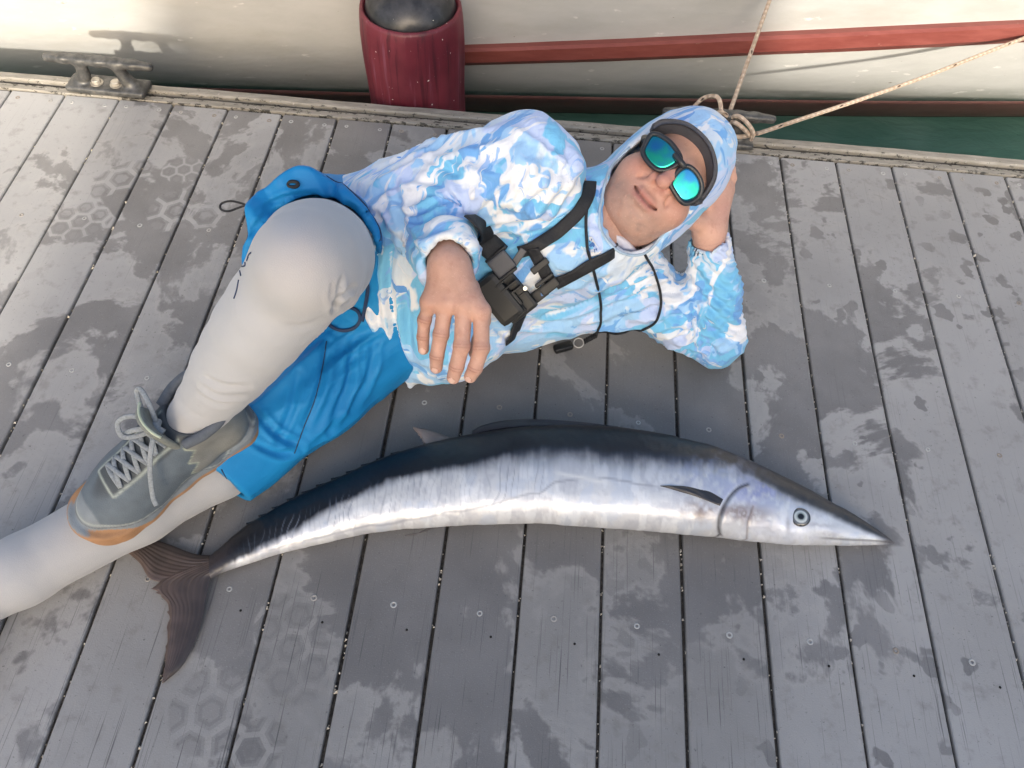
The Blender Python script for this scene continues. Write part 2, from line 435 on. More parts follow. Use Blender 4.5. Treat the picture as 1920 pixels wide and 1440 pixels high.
def bar(name, y0, y1, z0, z1, mat, par, b=.002):
    prof = [(y0, z0), (y1, z0), (y1, z1-b), (y1-b, z1), (y0+b, z1), (y0, z1-b)]; k = 6
    xs = np.linspace(-2.62, 1.06, 90); V = []
    for x in xs:
        for j, (y, z) in enumerate(prof): V.append((x, y+.0006*math.sin(x*31+j)+.0007*vnoise(np.array([[x*14, j, 1.]]))[0], z+.0005*math.sin(x*11)))
    F = [(i*k+j, (i+1)*k+j, (i+1)*k+(j+1) % k, i*k+(j+1) % k) for i in range(len(xs)-1) for j in range(k)]+[tuple(range(k)), tuple(range((len(xs)-1)*k+k-1, (len(xs)-1)*k-1, -1))]
    return link(name, mesh(name, V, F, False), mat, par)
bar('inner_strip', .0035, .0245, -.03, .0045, TRIM, tr); bar('outer_strip', .0365, .0635, -.11, .010, TRIM, tr, .004); bar('gap_strip', .024, .037, -.05, -.0035, DARKG, tr)  # third bar is a dark strip laid in the gap between the other two

# unseen block added behind the camera to cast shade over man and catch
def blocker():
    r = tag(empty('shade_blocker', (-.2, -6.6, 0)), 'unseen block added behind the camera to shade man, deck and hull', 'blocker')
    W = plain('blocker_grey', (.30, .33, .34), .8, var=.2, sc=6); RF = plain('blocker_dark', (.16, .15, .14), .7, var=.2, sc=8)
    # sun-side outline, x and height: steps and notch made to shape the shade
    o = [(-1.31, -.4), (4.6, -.4), (4.6, 2.40), (1.0, 2.43), (.40, 2.47), (.32, 3.05), (-.72, 3.1), (-.73, 2.60), (-.79, 2.60), (-.80, 3.02), (-1.25, 3.0), (-1.31, 2.9)]
    V = [(x, y, z) for y in (-6.0, -7.2) for x, z in o]; k = len(o)
    F = [tuple(range(k-1, -1, -1)), tuple(range(k, 2*k))]+[(j, (j+1) % k, k+(j+1) % k, k+j) for j in range(k)]
    link('blocker_wall', mesh('blocker_wall', V, F, False), W, r)
    v, f = box(.9, 1.7, -5.97, -5.99, 0, 2.0); link('blocker_door', mesh('blocker_door', v, f, False), RF, r)
blocker()

# ================================================================== boat alongside
def hull_y(x): return .37+.10*(x+1)+.0085*(x+1)**2
PROF = [(-.75, .62), (-.60, .45), (-.50, .325), (-.40, .222), (-.33, .158), (-.29, .128), (-.252, .104), (-.248, .100), (-.2, .072), (-.15, .048), (-.1, .030), (-.05, .017), (0, .008), (.1, 0), (.25, -.010), (.45, -.03), (.7, -.06), (.95, -.09)]
def hull_off(z):
    zz = [p[0] for p in PROF]; return float(np.interp(z, zz, [p[1] for p in PROF]))
def sheer(x): return .0715*(x+1)
boat = tag(empty('moored_boat', (0, 1.6, -.4)), 'white wooden boat hull with red rubbing strake moored along the dock', 'boat')
def hull_mat():
    m = MT('hull_paint'); x, y, z = m.xyz(); cz = z
    br = m.noise(1, m.map((7, 20, 24)), detail=6, rough=.6, dist=.5); pat = m.noise(2.2, m.map((1, 1, 3)), detail=6, rough=.6)
    c = m.mix((.405, .405, .398), (.445, .445, .437), br.step(.2, .8))
    c = m.mix(c, (.34, .33, .305), pat.step(.5, .7)*.55)
    stain = m.noise(4, m.map((1.2, 1, 4)), detail=7, rough=.7)
    c = m.mix(c, (.225, .235, .21), ((z+.25).step(.10, .0)*.75+.1)*stain.step(.42, .6))
    chip = m.noise(60, m.map((.4, 1, 1)), detail=4); c = m.mix(c, (.16, .13, .10), chip.step(.72, .76)*.8)
    c = m.mix(c, (.62, .61, .59), m.noise(38, m.map((.35, 1, 1)), detail=4).step(.66, .72)*.7)
    m.set('Base Color', c).set('Roughness', .45).set('Specular IOR Level', .35)
    m.bump(br*.4+m.noise(7, m.map((.7, 1, 1.6)), detail=6)*1.4, .4, .006); return m.m
def boot_mat():
    m = MT('bottom_paint'); x, y, z = m.xyz(); n = m.noise(9, m.map((1, 1, 2.5)), detail=6, rough=.65)
    c = m.mix((.15, .062, .056), (.21, .098, .088), n.step(.3, .7))
    c = m.mix(c, (.016, .018, .014), ((z+.44).step(.03, .0)+(n-.5)*.6).step(.45, .7)*.8)
    m.set('Base Color', c).set('Roughness', .5); m.bump(n, .4, .006); return m.m
def strakes(name, z0, z1, mat, n, back=0.):
    xs = np.linspace(-4.2, 4.2, 120); zs = np.linspace(z0, z1, n); V, k = [], n
    for x in xs:
        for z in zs: V.append((x, hull_y(x)+hull_off(z)+back+.0016*vnoise(np.array([[x*3, z*9, 2.]]))[0], z))
    F = [(i*k+j, (i+1)*k+j, (i+1)*k+j+1, i*k+j+1) for i in range(len(xs)-1) for j in range(k-1)]
    return V, F
HULL, BOOT = hull_mat(), boot_mat()
def closed(name, z0, z1, mat, n):
    V, F = strakes(name, z0, z1, mat, n); k = n; nx = len(V)//k; o = len(V)
    V = V+[(x, y+1.1, z) for x, y, z in V]
    F = F+[tuple(o+i for i in q[::-1]) for q in F]
    for i in range(nx-1):
        F.append((i*k, o+i*k, o+(i+1)*k, (i+1)*k)); F.append((i*k+k-1, (i+1)*k+k-1, o+(i+1)*k+k-1, o+i*k+k-1))
    for i in (0, nx-1):
        for j in range(k-1): F.append((i*k+j, i*k+j+1, o+i*k+j+1, o+i*k+j))
    return link(name, mesh(name, V, F, True), mat, boat)
closed('hull', -.25, .95, HULL, 40); closed('bottom', -.75, -.2502, BOOT, 18)
def strake(name, x0, x1, zc, h, d, mat, flip=.6):
    xs = np.linspace(x0, x1, 80); prof = [(-h/2, .03), (-h/2, -d*.55), (-h*.16, -d), (h*.42, -d*.9), (h/2, -d*.6), (h/2, .03)]; k = len(prof); V = []
    for x in xs:
        zc_ = zc+sheer(x)
        for dz, dy in prof:
            z = zc_+dz+.0012*vnoise(np.array([[x*7, dz*90, 4.]]))[0]; V.append((x, hull_y(x)+hull_off(z)+dy, z))
    F = [(i*k+j, (i+1)*k+j, (i+1)*k+(j+1) % k, i*k+(j+1) % k) for i in range(len(xs)-1) for j in range(k)]+[tuple(range(k)), tuple(range((len(xs)-1)*k+k-1, (len(xs)-1)*k-1, -1))]
    return link(name, mesh(name, V, F, False), mat, boat)
mr = MT('strake_red'); n1 = mr.noise(12, mr.map((.6, 1, 3)), detail=6, rough=.65)
mr.set('Base Color', mr.mix(mr.mix((.175, .040, .032), (.235, .066, .054), n1.step(.3, .7)), (.45, .34, .27), mr.noise(50, mr.map((.3, 1, 1)), detail=5).step(.68, .74)*.6)).set('Roughness', .5); mr.bump(n1, .35, .004)
strake('rubbing_strake', -1.12, 4.1, -.042, .066, .034, mr.m)

# ------------------------------------------------------------------ fender
FC = np.array([-1.128, .206, 0.])
def fender():
    r = tag(empty('boat_fender', (FC[0], FC[1], -.38)), 'large dark red cylindrical fender with black dome hanging between dock and hull', 'fender')
    m = MT('fender_vinyl'); x, y, z = m.xyz(m.map((1, 1, 1), tuple(-FC)))
    st = m.noise(1, m.map((60, 60, 2.5), tuple(-FC*60)), detail=5, rough=.6, dist=.4)
    c = m.mix((.095, .012, .022), (.165, .028, .042), m.noise(6, detail=4).step(.3, .7))
    c = m.mix(c, (.26, .10, .15), st.step(.56, .72)*.75); c = m.mix(c, (.035, .006, .012), st.step(.44, .30)*.7)
    c = m.mix(c, (.75, .72, .68), m.noise(95, detail=2).step(.735, .76))
    m.set('Base Color', c).set('Roughness', .42).set('Specular IOR Level', .4); m.bump(st, .4, .003)
    Rr, k = .1335, 96; V, F = [], []
    prof = [(.05, -.36), (.10, -.35), (Rr*.97, -.31), (Rr, -.25)]+[(Rr+.0015*math.sin(t*9), -.25+.41*t) for t in np.linspace(.08, 1, 14)]+[(Rr*.995, .182), (Rr*.975, .199), (Rr*.945, .209), (Rr*.905, .208), (Rr*.885, .198), (Rr*.85, .19)]
    for rr_, zz in prof:
        for j in range(k):
            a = 2*math.pi*j/k; w_ = 1+(.011*math.cos(a*16)+.004*math.cos(a*37+zz*9))*(1 if -.3 < zz < .17 else .3); V.append((FC[0]+rr_*w_*math.cos(a), FC[1]+rr_*w_*math.sin(a), zz))
    n = len(prof)
    F = [(i*k+j, i*k+(j+1) % k, (i+1)*k+(j+1) % k, (i+1)*k+j) for i in range(n-1) for j in range(k)]+[tuple(range(k-1, -1, -1)), tuple((n-1)*k+j for j in range(k))]
    link('fender_body', mesh('fender_body', V, F, True), m.m, r)
    md = MT('fender_cap'); nn = md.noise(22, detail=6, rough=.65)
    md.set('Base Color', md.mix(md.mix((.012, .013, .016), (.045, .045, .05), nn.step(.35, .7)), (.7, .66, .55), md.noise(110, detail=2).step(.745, .765))).set('Roughness', .32); md.bump(nn, .3, .003)
    pr = [(Rr*.875, .150)]+[(Rr*.875*math.cos(t)+.0, .192+.085*math.sin(t)) for t in np.linspace(0, 1.35, 14)]+[(.02, .279), (0.0, .28)]
    link('end_cap', mesh('end_cap', *lathe(pr, 72, tuple(FC)), True), md.m, r)
    C = spline([FC+(-.02, 0, .262), FC+(-.022, 0, .305), FC+(0, 0, .325), FC+(.022, 0, .305), FC+(.02, 0, .262)], 24)
    link('rope_eye', mesh('rope_eye', *tube(C, .013, 12), True), md.m, r)
    C = spline([FC+(0, 0, .31), FC+(.0, .02, .45), FC+(.005, .06, .75), FC+(.01, .08, .99)], 24)
    link('lanyard', mesh('lanyard', *tube(C, .007, 10), True), ROPE, r)
def rope_mat():
    m = MT('braided_rope'); q = m.n('ShaderNodeAttribute'); q.attribute_name = 'chart'; u, v, _ = m.xyz(q.outputs['Vector'])
    a = (u*185+v).sin(); b = (u*185-v).sin()
    braid = (a*b)
    fleck = ((u*62+v*1.0).sin()).step(.90, .97)*((u*31-v*1.).sin()).step(.55, .8)
    c = m.mix((.50, .385, .29), (.66, .54, .43), braid.step(-.5, .5)); c = m.mix(c, (.40, .27, .17), m.noise(40, detail=4).step(.5, .75)*.6)
    c = m.mix(c, (.05, .025, .02), fleck); m.set('Base Color', c).set('Roughness', .8); m.bump(braid, .8, .0025); return m.m
ROPE = rope_mat(); fender()
def rope_tube(C, r, k=12):
    V, F = tube(C, r, k); L = np.r_[0, np.cumsum(np.linalg.norm(np.diff(C, axis=0), axis=1))]
    uv = [(L[i], 2*math.pi*j/k) for i in range(len(C)) for j in range(k)]; return V, F, uv

# ------------------------------------------------------------------ cleats
def cleat_mat():
    m = MT('galvanised_iron'); n = m.noise(45, detail=7, rough=.65); b = m.noise(9, detail=4)
    c = m.mix((.055, .056, .056), (.135, .134, .130), n.step(.35, .7)); c = m.mix(c, (.28, .20, .12), (n*b).step(.34, .44)*.35)
    m.set('Base Color', c).set('Metallic', .35).set('Roughness', .42); m.bump(n, .35, .003); return m.m
CLEAT = cleat_mat(); BOLT = plain('bolt_zinc', (.42, .39, .34), .45, .5, .3, 60)
def cleat_sdf(p):
    horn = chain(p, [(-.134, 0, .078), (-.09, 0, .081), (0, 0, .082), (.09, 0, .081), (.134, 0, .078)], [.0105, .013, .0145, .013, .0105], .01)
    horn = smax(horn, p[:, 2]-.092, .006)
    leg = np.minimum(chain(p, [(-.048, 0, .074), (-.055, 0, .036), (-.072, 0, .012)], [.015, .014, .020], .012), chain(p, [(.048, 0, .074), (.055, 0, .036), (.072, 0, .012)], [.015, .014, .020], .012))
    base = rbox(p, (0, 0, .008), np.eye(3), (.105, .032, .009), .007)
    return smin(smin(horn, leg, .014), base, .012)
CV, CFc = surf(cleat_sdf, (-.16, -.05, -.01), (.16, .05, .13), .0042, 2); CLM = mesh('cleat_casting', CV, CFc); CLM.materials.append(CLEAT)
bv, bf = lathe([(0, 0), (.0165, 0), (.0165, .0025), (.0115, .0028), (.0115, .0105), (.010, .012), (0, .012)], 24); BM = mesh('bolt', bv, bf, False); BM.materials.append(BOLT)
def cleat(x, rz, label):
    r = tag(empty('dock_cleat', (x, .030, .0105)), label, 'cleat', 'cast iron cleats on the dock edge'); r.rotation_euler.z = rz
    c = bpy.data.objects.new('casting', CLM); COL.objects.link(c); c.parent = r
    for sx in (-.026, .026):
        b = bpy.data.objects.new('bolt', BM); COL.objects.link(b); b.parent = r; b.location = (sx, -.004, .0165)
    return r
cleat(-1.915, R(-1), 'bare dark iron horn cleat at the left end of the dock edge')
cleat(-.325, R(1), 'dark iron horn cleat with the mooring rope wound round it behind the hood')
rp = tag(empty('mooring_rope', (-.32, .03, .01)), 'tan mooring rope with dark flecks made fast on the right cleat', 'rope')
def rline(name, P, n, r=.0054):
    C = spline(P, n); V, F, uv = rope_tube(C, r); return link(name, mesh(name, V, F, True, uv=uv), ROPE, rp)
ks = aty(1366, 216, .035)
top_end = aty(1446, -8, .42)
rline('upper_line', [ks+(-.004, -.004, -.02), ks, ks+(top_end-ks)*.35+(0, 0, -.003), top_end, top_end+(top_end-ks)*1.5], 160)
far = aty(1935, 66, .52); r0 = np.array([-.378, .010, .066])
rline('side_line', [r0, aty(1378, 256, .006), aty(1420, 250, .016), aty(1452, 240, .03), aty(1452, 240, .03)*.5+far*.5+(0, 0, -.012), far, far+(far-aty(1452, 240, .03))*.9], 220)
rline('hitch_turn', [aty(1338, 216, .02), aty(1352, 210, .014), ks+(0, -.012, .004), aty(1385, 218, .012), aty(1402, 232, .0), aty(1412, 249, .002), aty(1408, 262, .008)], 70)
rline('hitch_turn', [aty(1342, 226, .03), ks+(-.012, -.006, -.012), ks+(.006, -.016, -.006), aty(1382, 232, .0), aty(1398, 245, .0), aty(1404, 254, .006)], 70)
rline('hitch_turn', [np.array([-.39, .062, .075]), np.array([-.365, .072, .105]), np.array([-.335, .05, .124]), aty(1348, 222, .016), np.array([-.375, .0, .07])], 70)
# ================================================================== fish
TOPL = [(1676, 1018), (1664, 1008), (1640, 991), (1600, 966), (1550, 938), (1500, 911), (1450, 886), (1400, 862), (1350, 842), (1300, 827), (1250, 815), (1200, 806), (1150, 800), (1100, 797), (1050, 797), (1000, 799), (950, 803), (900, 811), (850, 820), (800, 832), (750, 847), (700, 866), (650, 889), (600, 911), (550, 935), (500, 963), (460, 987), (425, 1016), (395, 1042)]
BOTL = [(1676, 1020), (1664, 1022), (1640, 1022.5), (1600, 1023), (1550, 1023), (1500, 1022), (1450, 1019), (1400, 1014), (1350, 1008), (1300, 1003), (1250, 999), (1200, 995), (1150, 991), (1100, 988), (1050, 984), (1000, 982), (950, 983), (900, 984), (850, 987), (800, 990), (750, 993), (700, 999), (650, 1009), (600, 1020), (550, 1032), (500, 1046), (460, 1059), (425, 1071), (395, 1084)]
fish = tag(empty('caught_fish', (-.7, -1.0, 0)), 'long silver fish with dark blue back and forked tail lying on the boards', 'fish')
def fish_body():
    n, k = 760, 168
    tl = spline([(u, v, 0) for u, v in TOPL], n); bl = spline([(u, v, 0) for u, v in BOTL], n)
    a = np.linspace(0, 2*math.pi, k, endpoint=False)
    V = np.zeros((n, k, 3)); UV = np.zeros((n, k, 2)); H = np.zeros((n, k)); T0, B0 = tl[:, 1].copy(), bl[:, 1].copy()
    for it in range(3):
     for i in range(n):
         u = tl[i, 0]; s = i/(n-1)
         hpx = bl[i, 1]-tl[i, 1]
         th = np.interp(u, [395, 430, 520, 700, 900, 1200, 1350, 1500, 1600, 1660, 1676], [.010, .016, .024, .040, .052, .057, .055, .041, .024, .010, .003])
         zc = max(th, .004)+np.interp(u, [395, 520, 1500, 1600, 1676], [.012, 0, 0, .005, .012])
         T, B = at(u, tl[i, 1], zc), at(u, bl[i, 1], zc); c = (T+B)/2; d = (T-B)/2
         # superellipse section, fuller on the belly side
         ca, sa = np.cos(a), np.sin(a); e = .92
         X_ = np.sign(ca)*np.abs(ca)**e; Z_ = np.sign(sa)*np.abs(sa)**(.86)
         keel = np.interp(u, [395, 470, 560], [.35, .2, 0.])
         zz = th*Z_*(1-.10*X_)
         V[i] = c+d[None]*X_[:, None]+np.array([0, 0, 1.])*zz[:, None]
         H[i] = X_; UV[i, :, 0] = u; UV[i, :, 1] = (tl[i, 1]+bl[i, 1])/2-hpx/2*X_
     if it < 2:                                             # let the solid's own outline meet the drawn one
        pv = project(V.reshape(-1, 3))[:, 1].reshape(n, k); tl[:, 1] += T0-pv.min(1); bl[:, 1] += B0-pv.max(1)
    up = (np.sin(a) > -.05)[None].repeat(n, 0)
    P = V.reshape(-1, 3); zc_ = V[:, :, 2].mean(1).repeat(k); Pm = P.copy(); Pm[:, 2] = np.maximum(P[:, 2], 2*zc_-P[:, 2])
    uv = project(Pm); u, v = uv.T; us = tl[::-1, 0]; vt, vb = np.interp(u, us, T0[::-1]), np.interp(u, us, B0[::-1]); h = 1-2*(v-vt)/(vb-vt+1e-6); side = up.ravel().astype(float)
    q = np.c_[uv, np.zeros(len(uv))]
    nz = fbm(q/38, 5); nf = fbm(q/9, 4); ns = fbm(q*np.array([1/5., 1/60., 1]), 4)
    # ---- colours (real pigment: dark back, silver flank, pale belly)
    back = np.array([.007, .009, .014]); navy = np.array([.016, .024, .045]); blue = np.array([.21, .245, .32]); silver = np.array([.69, .71, .735]); belly = np.array([.64, .645, .67])
    UU = [395, 450, 520, 600, 700, 760, 860, 1000, 1100, 1200, 1260, 1300, 1350, 1450, 1500, 1560, 1620, 1676]
    va = np.interp(u, UU, [1078, 1040, 1008, 955, 910, 886, 868, 832, 836, 846, 850, 850, 856, 900, 930, 958, 990, 1018])+(6*nz+1.5*ns)*sst(1600, 1450, u)
    vz = np.interp(u, UU, [1086, 1060, 1030, 976, 930, 906, 892, 886, 886, 900, 902, 900, 900, 936, 952, 976, 1001, 1020])+(6*nz+3*ns)*sst(1600, 1450, u)
    t1 = np.clip((v-va)/(vz-va+1e-3), 0, 1); t2 = sst(.15, 1.30, (v-va+4)/(vz-va+1e-3))
    c = mix(back, navy, sst(-.05, .3, t1)); c = mix(c, blue, sst(.2, .95, t1)*.8); c = mix(c, silver, t2)
    c = mix(c, belly, sst(-.55, -.9, h)*.7)
    # mottled cool/violet sheen and dull patches on the flank
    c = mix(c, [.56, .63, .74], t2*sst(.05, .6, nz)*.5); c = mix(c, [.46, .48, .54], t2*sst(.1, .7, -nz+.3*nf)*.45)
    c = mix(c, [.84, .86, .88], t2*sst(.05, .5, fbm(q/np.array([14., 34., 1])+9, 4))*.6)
    # upright creases on the rear flank
    lines = np.abs(np.sin((u+7*vnoise(q/np.array([26., 40, 1]))+.10*(v-900))*.27+2.2*vnoise(q/np.array([80., 300., 1]))))
    lm = sst(.38, .05, lines)*sst(420, 520, u)*sst(1120, 940, u)*sst(.50, .1, h)*sst(-.85, -.4, h)*(.35+.65*sst(-.1, .35, vnoise(q/np.array([26., 110, 1]))))
    c = mix(c, [.22, .25, .32], lm*.6)
    # lateral line, wandering
    ll = np.interp(u, [395, 500, 640, 760, 900, 1010, 1040, 1100, 1200, 1300], [1066, 1030, 1000, 975, 950, 925, 905, 895, 905, 930])
    lat = np.exp(-((v-ll-4*vnoise(q/30))/2.2)**2)*sst(430, 560, u)*sst(1330, 1180, u); c = mix(c, [.22, .24, .30], lat*.55)
    # old scar streak behind the shoulder
    sc1 = np.exp(-((v-(888+(u-1050)*.19))/4.0)**2)*sst(1030, 1060, u)*sst(1150, 1120, u); c = mix(c, [.88, .88, .86], sc1*.8)
    # head: dark crown, violet-blue cheek, brown bruise, gill edges
    crown = sst(-6, 10, (np.interp(u, [1250, 1350, 1450, 1500, 1560, 1620, 1676], [842, 872, 915, 942, 968, 996, 1019])+7*nz*sst(1560, 1450, u)+3*nf*sst(1560, 1450, u))-v)*sst(1290, 1420, u)
    c = mix(c, [.020, .024, .033], crown*.95)
    vio = np.exp(-(((u-1420)/62)**2+((v-922)/26)**2)); c = mix(c, [.17, .21, .52], np.clip(vio*1.0+.8*nf*vio, 0, 1)*sst(.3, .0, crown)*.65)
    vio = np.exp(-(((u-1330)/70)**2+((v-892)/26)**2)); c = mix(c, [.26, .32, .52], np.clip(vio*.7+.9*nf*vio, 0, 1)*.5)
    br = np.exp(-(((u-1410)/42)**2+((v-968)/20)**2))+.8*np.exp(-(((u-1312)/36)**2+((v-958)/24)**2))+.8*np.exp(-(((u-1378)/26)**2+((v-958)/13)**2))
    c = mix(c, [.17, .12, .115], np.clip(br*1.0+.55*nf*br-.12, 0, 1)*.85)
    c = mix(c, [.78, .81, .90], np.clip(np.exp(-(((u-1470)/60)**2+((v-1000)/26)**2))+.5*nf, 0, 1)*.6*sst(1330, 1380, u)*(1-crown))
    jaw = np.exp(-((v-(1010+(u-1540)*.055))/2.6)**2)*sst(1525, 1560, u)*sst(1680, 1668, u)
    c = mix(c, [.10, .10, .11], jaw*.7)
    tip = sst(1640, 1668, u); c = mix(c, [.06, .055, .06], tip*.85)
    # gill cover edge and inner cheek arc
    c = mix(c, [.035, .030, .034], sst(455, 405, u)*.92)
    for (eu, ev, ew, eh, k_) in ((1545, 1000, 26, 5, .5), (1478, 986, 5, 14, .55), (1535, 984, 30, 4, .35), (1446, 990, 14, 8, .4)):     # dusky marks on the cheek
        g_ = np.exp(-(((u-eu)/ew)**2+((v-ev-.25*(u-eu)*.4)/eh)**2)); c = mix(c, [.20, .19, .21], np.clip(g_+.7*nf*g_, 0, 1)*k_)
    def arc(pts, w_):
        C = spline([(x, y, 0) for x, y in pts], 60)[:, :2]; d = np.full(len(u), 1e9); m_ = (np.abs(u-C[:, 0].mean()) < 120)
        d[m_] = np.sqrt(((uv[m_][:, None]-C[None])**2).sum(2)).min(1); return np.exp(-(d/w_)**2), d, C
    g1, d1, C1 = arc([(1402, 908), (1385, 915), (1368, 932), (1355, 955), (1348, 980), (1349, 1000), (1358, 1012)], 3.2)
    g2, d2, C2 = arc([(1412, 950), (1406, 968), (1402, 985), (1400, 1010)], 2.2)
    c = mix(c, [.02, .02, .03], g1*.92); c = mix(c, [.16, .12, .12], g2*.7)
    dep = -.0028*g1*side-.0012*g2*side
    gx = np.interp(v, C1[::-1, 1] if C1[0, 1] > C1[-1, 1] else C1[:, 1], C1[::-1, 0] if C1[0, 1] > C1[-1, 1] else C1[:, 0])
    dep = dep+.0030*side*sst(0, 6, u-gx)*sst(60, 10, u-gx)*sst(895, 925, v)
    dep = dep-.0016*jaw*side-.0006*lm*side+.0007*nz*sst(1660, 1600, u)+.0003*nf
    orb = np.exp(-(((u-1501)/26)**2+((v-970)/20)**2)); dep = dep-.0025*orb*side
    spk = sst(.45, .7, nf*fbm(q/4, 2)*3); c = mix(c, [.40, .41, .45], spk*t2*.12)
    F = []
    idx = np.arange(n*k).reshape(n, k)
    A = idx[:-1]; Bn = idx[1:]
    Fq = np.stack([A, np.roll(A, -1, 1), np.roll(Bn, -1, 1), Bn], -1).reshape(-1, 4)
    N = normals(P, Fq); ctr = V.mean(1).repeat(k, 0)
    sgn = np.sign(((P-ctr)*N).sum(1).mean()); N = N*sgn
    if sgn < 0: Fq = Fq[:, ::-1]
    P = P+N*dep[:, None]
    Fl = [tuple(r) for r in Fq]; Fl = Fq
    me = mesh('fish_body', P, Fl, True, cols=np.clip(c, 0, 1)); return me
def fish_mat():
    m = MT('fish_skin'); c = m.attr(); q = m.n('ShaderNodeSeparateColor'); m.T.links.new(c, q.inputs[0]); g = X(m.T, q.outputs[1])
    m.set('Base Color', c).set('Metallic', g.step(.08, .55)*.28).set('Roughness', .36+.10*m.noise(60, detail=4)).set('Coat Weight', g.step(.0, .3)*.45+.10).set('Coat Roughness', .14)
    m.bump(m.noise(260, m.map((.5, 1.6, 1)), detail=4, rough=.6), .18, .0015); return m.m
FISHM = fish_mat()
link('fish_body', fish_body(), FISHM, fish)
def fin_mat(name, a, b):
    m = MT(name); c = m.attr(); m.set('Base Color', c).set('Roughness', .42).set('Coat Weight', .3).set('Coat Roughness', .25); m.bump(m.noise(240, detail=4), .25, .001); return m.m
FINM = fin_mat('fin_membrane', 0, 0)
def fin(name, edge_a, edge_b, z0, zt, rays, par, ca, cb, thick=.004, n=60, k=26, rag=.0):
    """solid fin lofted between its leading and trailing edges; ribbed by its rays"""
    A = spline([(u, v, 0) for u, v in edge_a], n); B = spline([(u, v, 0) for u, v in edge_b], n)
    V, Cc = [], []
    for sgn in (1, -1):
        for i in range(n):
            t = i/(n-1)
            for j in range(k):
                s = j/(k-1); p = A[i]*(1-s)+B[i]*s
                if rag and s > .8: p = p+(A[i]-B[i])*rag*(s-.8)*5*abs(vnoise(np.array([[t*22, 3., 1.]]))[0])
                z = z0+(zt-z0)*t
                rib = abs(math.sin(s*rays*math.pi)); edge = min(1., 6*s*(1-s)+.08)*min(1, (1-t)*9+.12)
                w = at(p[0], p[1], z); w[2] += sgn*thick*.5*edge*(.78+.22*rib)+(.0012*math.sin(t*7+s*5))
                V.append(w)
                hl = max(0, 1-rib*2.6)*.22*(1-t)**.5; cn = .5+.5*vnoise(np.array([[p[0]/14, p[1]/14, .5]]))[0]
                col = np.array(ca)*(1-s)+np.array(cb)*s; col = col*(.7+.6*cn)+hl*np.array([.16, .12, .09]); Cc.append(col)
    F = []; o = n*k
    for i in range(n-1):
        for j in range(k-1):
            a = i*k+j; F.append((a, a+1, a+k+1, a+k)); F.append((o+a, o+a+k, o+a+k+1, o+a+1))
    for i in range(n-1):
        for a in (i*k, i*k+k-1): F.append((a, a+k, o+a+k, o+a))
    for j in range(k-1):
        for a in (j, (n-1)*k+j): F.append((a, o+a, o+a+1, a+1))
    me = mesh(name, V, F, True, cols=np.clip(np.array(Cc), 0, 1))
    bm = bmesh.new(); bm.from_mesh(me); bmesh.ops.recalc_face_normals(bm, faces=bm.faces); bm.to_mesh(me); bm.free()
    return link(name, me, FINM, par)
DK, BRN = (.036, .028, .027), (.098, .068, .057)
tail = fin('tail_lobe', [(420, 1040), (370, 1040), (320, 1022), (270, 1004), (228, 986), (196, 968)], [(400, 1080), (340, 1092), (286, 1088), (262, 1056), (232, 1030), (205, 1006)], .016, .010, 9, fish, DK, BRN, .008, 70, 40)
fin('tail_lobe', [(412, 1072), (396, 1085), (388, 1115), (379, 1160), (362, 1210), (340, 1250), (308, 1280)], [(395, 1046), (300, 1085), (282, 1104), (310, 1130), (312, 1180), (307, 1240), (303, 1281)], .018, .004, 9, fish, DK, BRN, .008, 70, 40, .12)
fin('second_dorsal_fin', [(852, 824), (820, 812), (795, 803), (774, 801)], [(790, 845), (790, 834), (788, 822), (775, 803)], .050, .040, 6, fish, (.12, .10, .095), (.34, .26, .225), .006, 30, 20, .25)
fin('anal_fin', [(838, 986), (815, 990), (790, 998), (760, 1003)], [(800, 990), (790, 996), (778, 1002), (758, 1005)], .034, .012, 5, fish, (.09, .085, .09), (.06, .055, .06), .004, 24, 14)
fin('first_dorsal_fin', [(1160, 801), (1090, 792), (1010, 786), (945, 788), (905, 797), (885, 808)], [(1155, 803), (1090, 800), (1010, 801), (945, 806), (905, 813), (884, 818)], .060, .052, 8, fish, (.030, .030, .036), (.018, .02, .028), .006, 90, 14, .1)
fin('pectoral_fin', [(1356, 936), (1325, 920), (1290, 911), (1238, 911)], [(1350, 948), (1322, 938), (1290, 926), (1238, 912)], .108, .112, 7, fish, (.012, .013, .018), (.035, .035, .042), .005, 40, 16)
for i, (u, s) in enumerate([(745, 9), (718, 9), (690, 10), (662, 10), (634, 10), (606, 10), (578, 10), (550, 9), (522, 9), (496, 8), (472, 7)]):
    tv = float(np.interp(u, [p[0] for p in TOPL[::-1]], [p[1] for p in TOPL[::-1]]))
    fin('finlet', [(u+s, tv-2), (u-2, tv-2), (u-s-4, tv+1)], [(u-2, tv+6), (u-6, tv+6), (u-s-3, tv+5)], .03, .03, 2, fish, (.016, .017, .02), (.02, .02, .024), .004, 10, 6)
# eye
EYC = at(1501, 970, .083)
vd = nrm(CAM_P-EYC+np.array([.1, .3, .4])); ex = nrm(np.cross(vd, (0, 1, .2))); ey = np.cross(vd, ex)
def dome(rad, hgt, k=40, m_=12, off=0.):
    V, F = [EYC+vd*(hgt+off)], []
    for i in range(1, m_+1):
        t = i/m_*math.pi/2
        for j in range(k):
            a = 2*math.pi*j/k; V.append(EYC+vd*(hgt*math.cos(t)+off)+(ex*math.cos(a)+ey*math.sin(a))*rad*math.sin(t))
    F = [(0, 1+j, 1+(j+1) % k) for j in range(k)]
    for i in range(m_-1):
        for j in range(k): F.append((1+i*k+j, 1+(i+1)*k+j, 1+(i+1)*k+(j+1) % k, 1+i*k+(j+1) % k))
    F.append(tuple(1+(m_-1)*k+j for j in range(k-1, -1, -1))); return V, F
V, F = dome(.0170, .0065); c = []
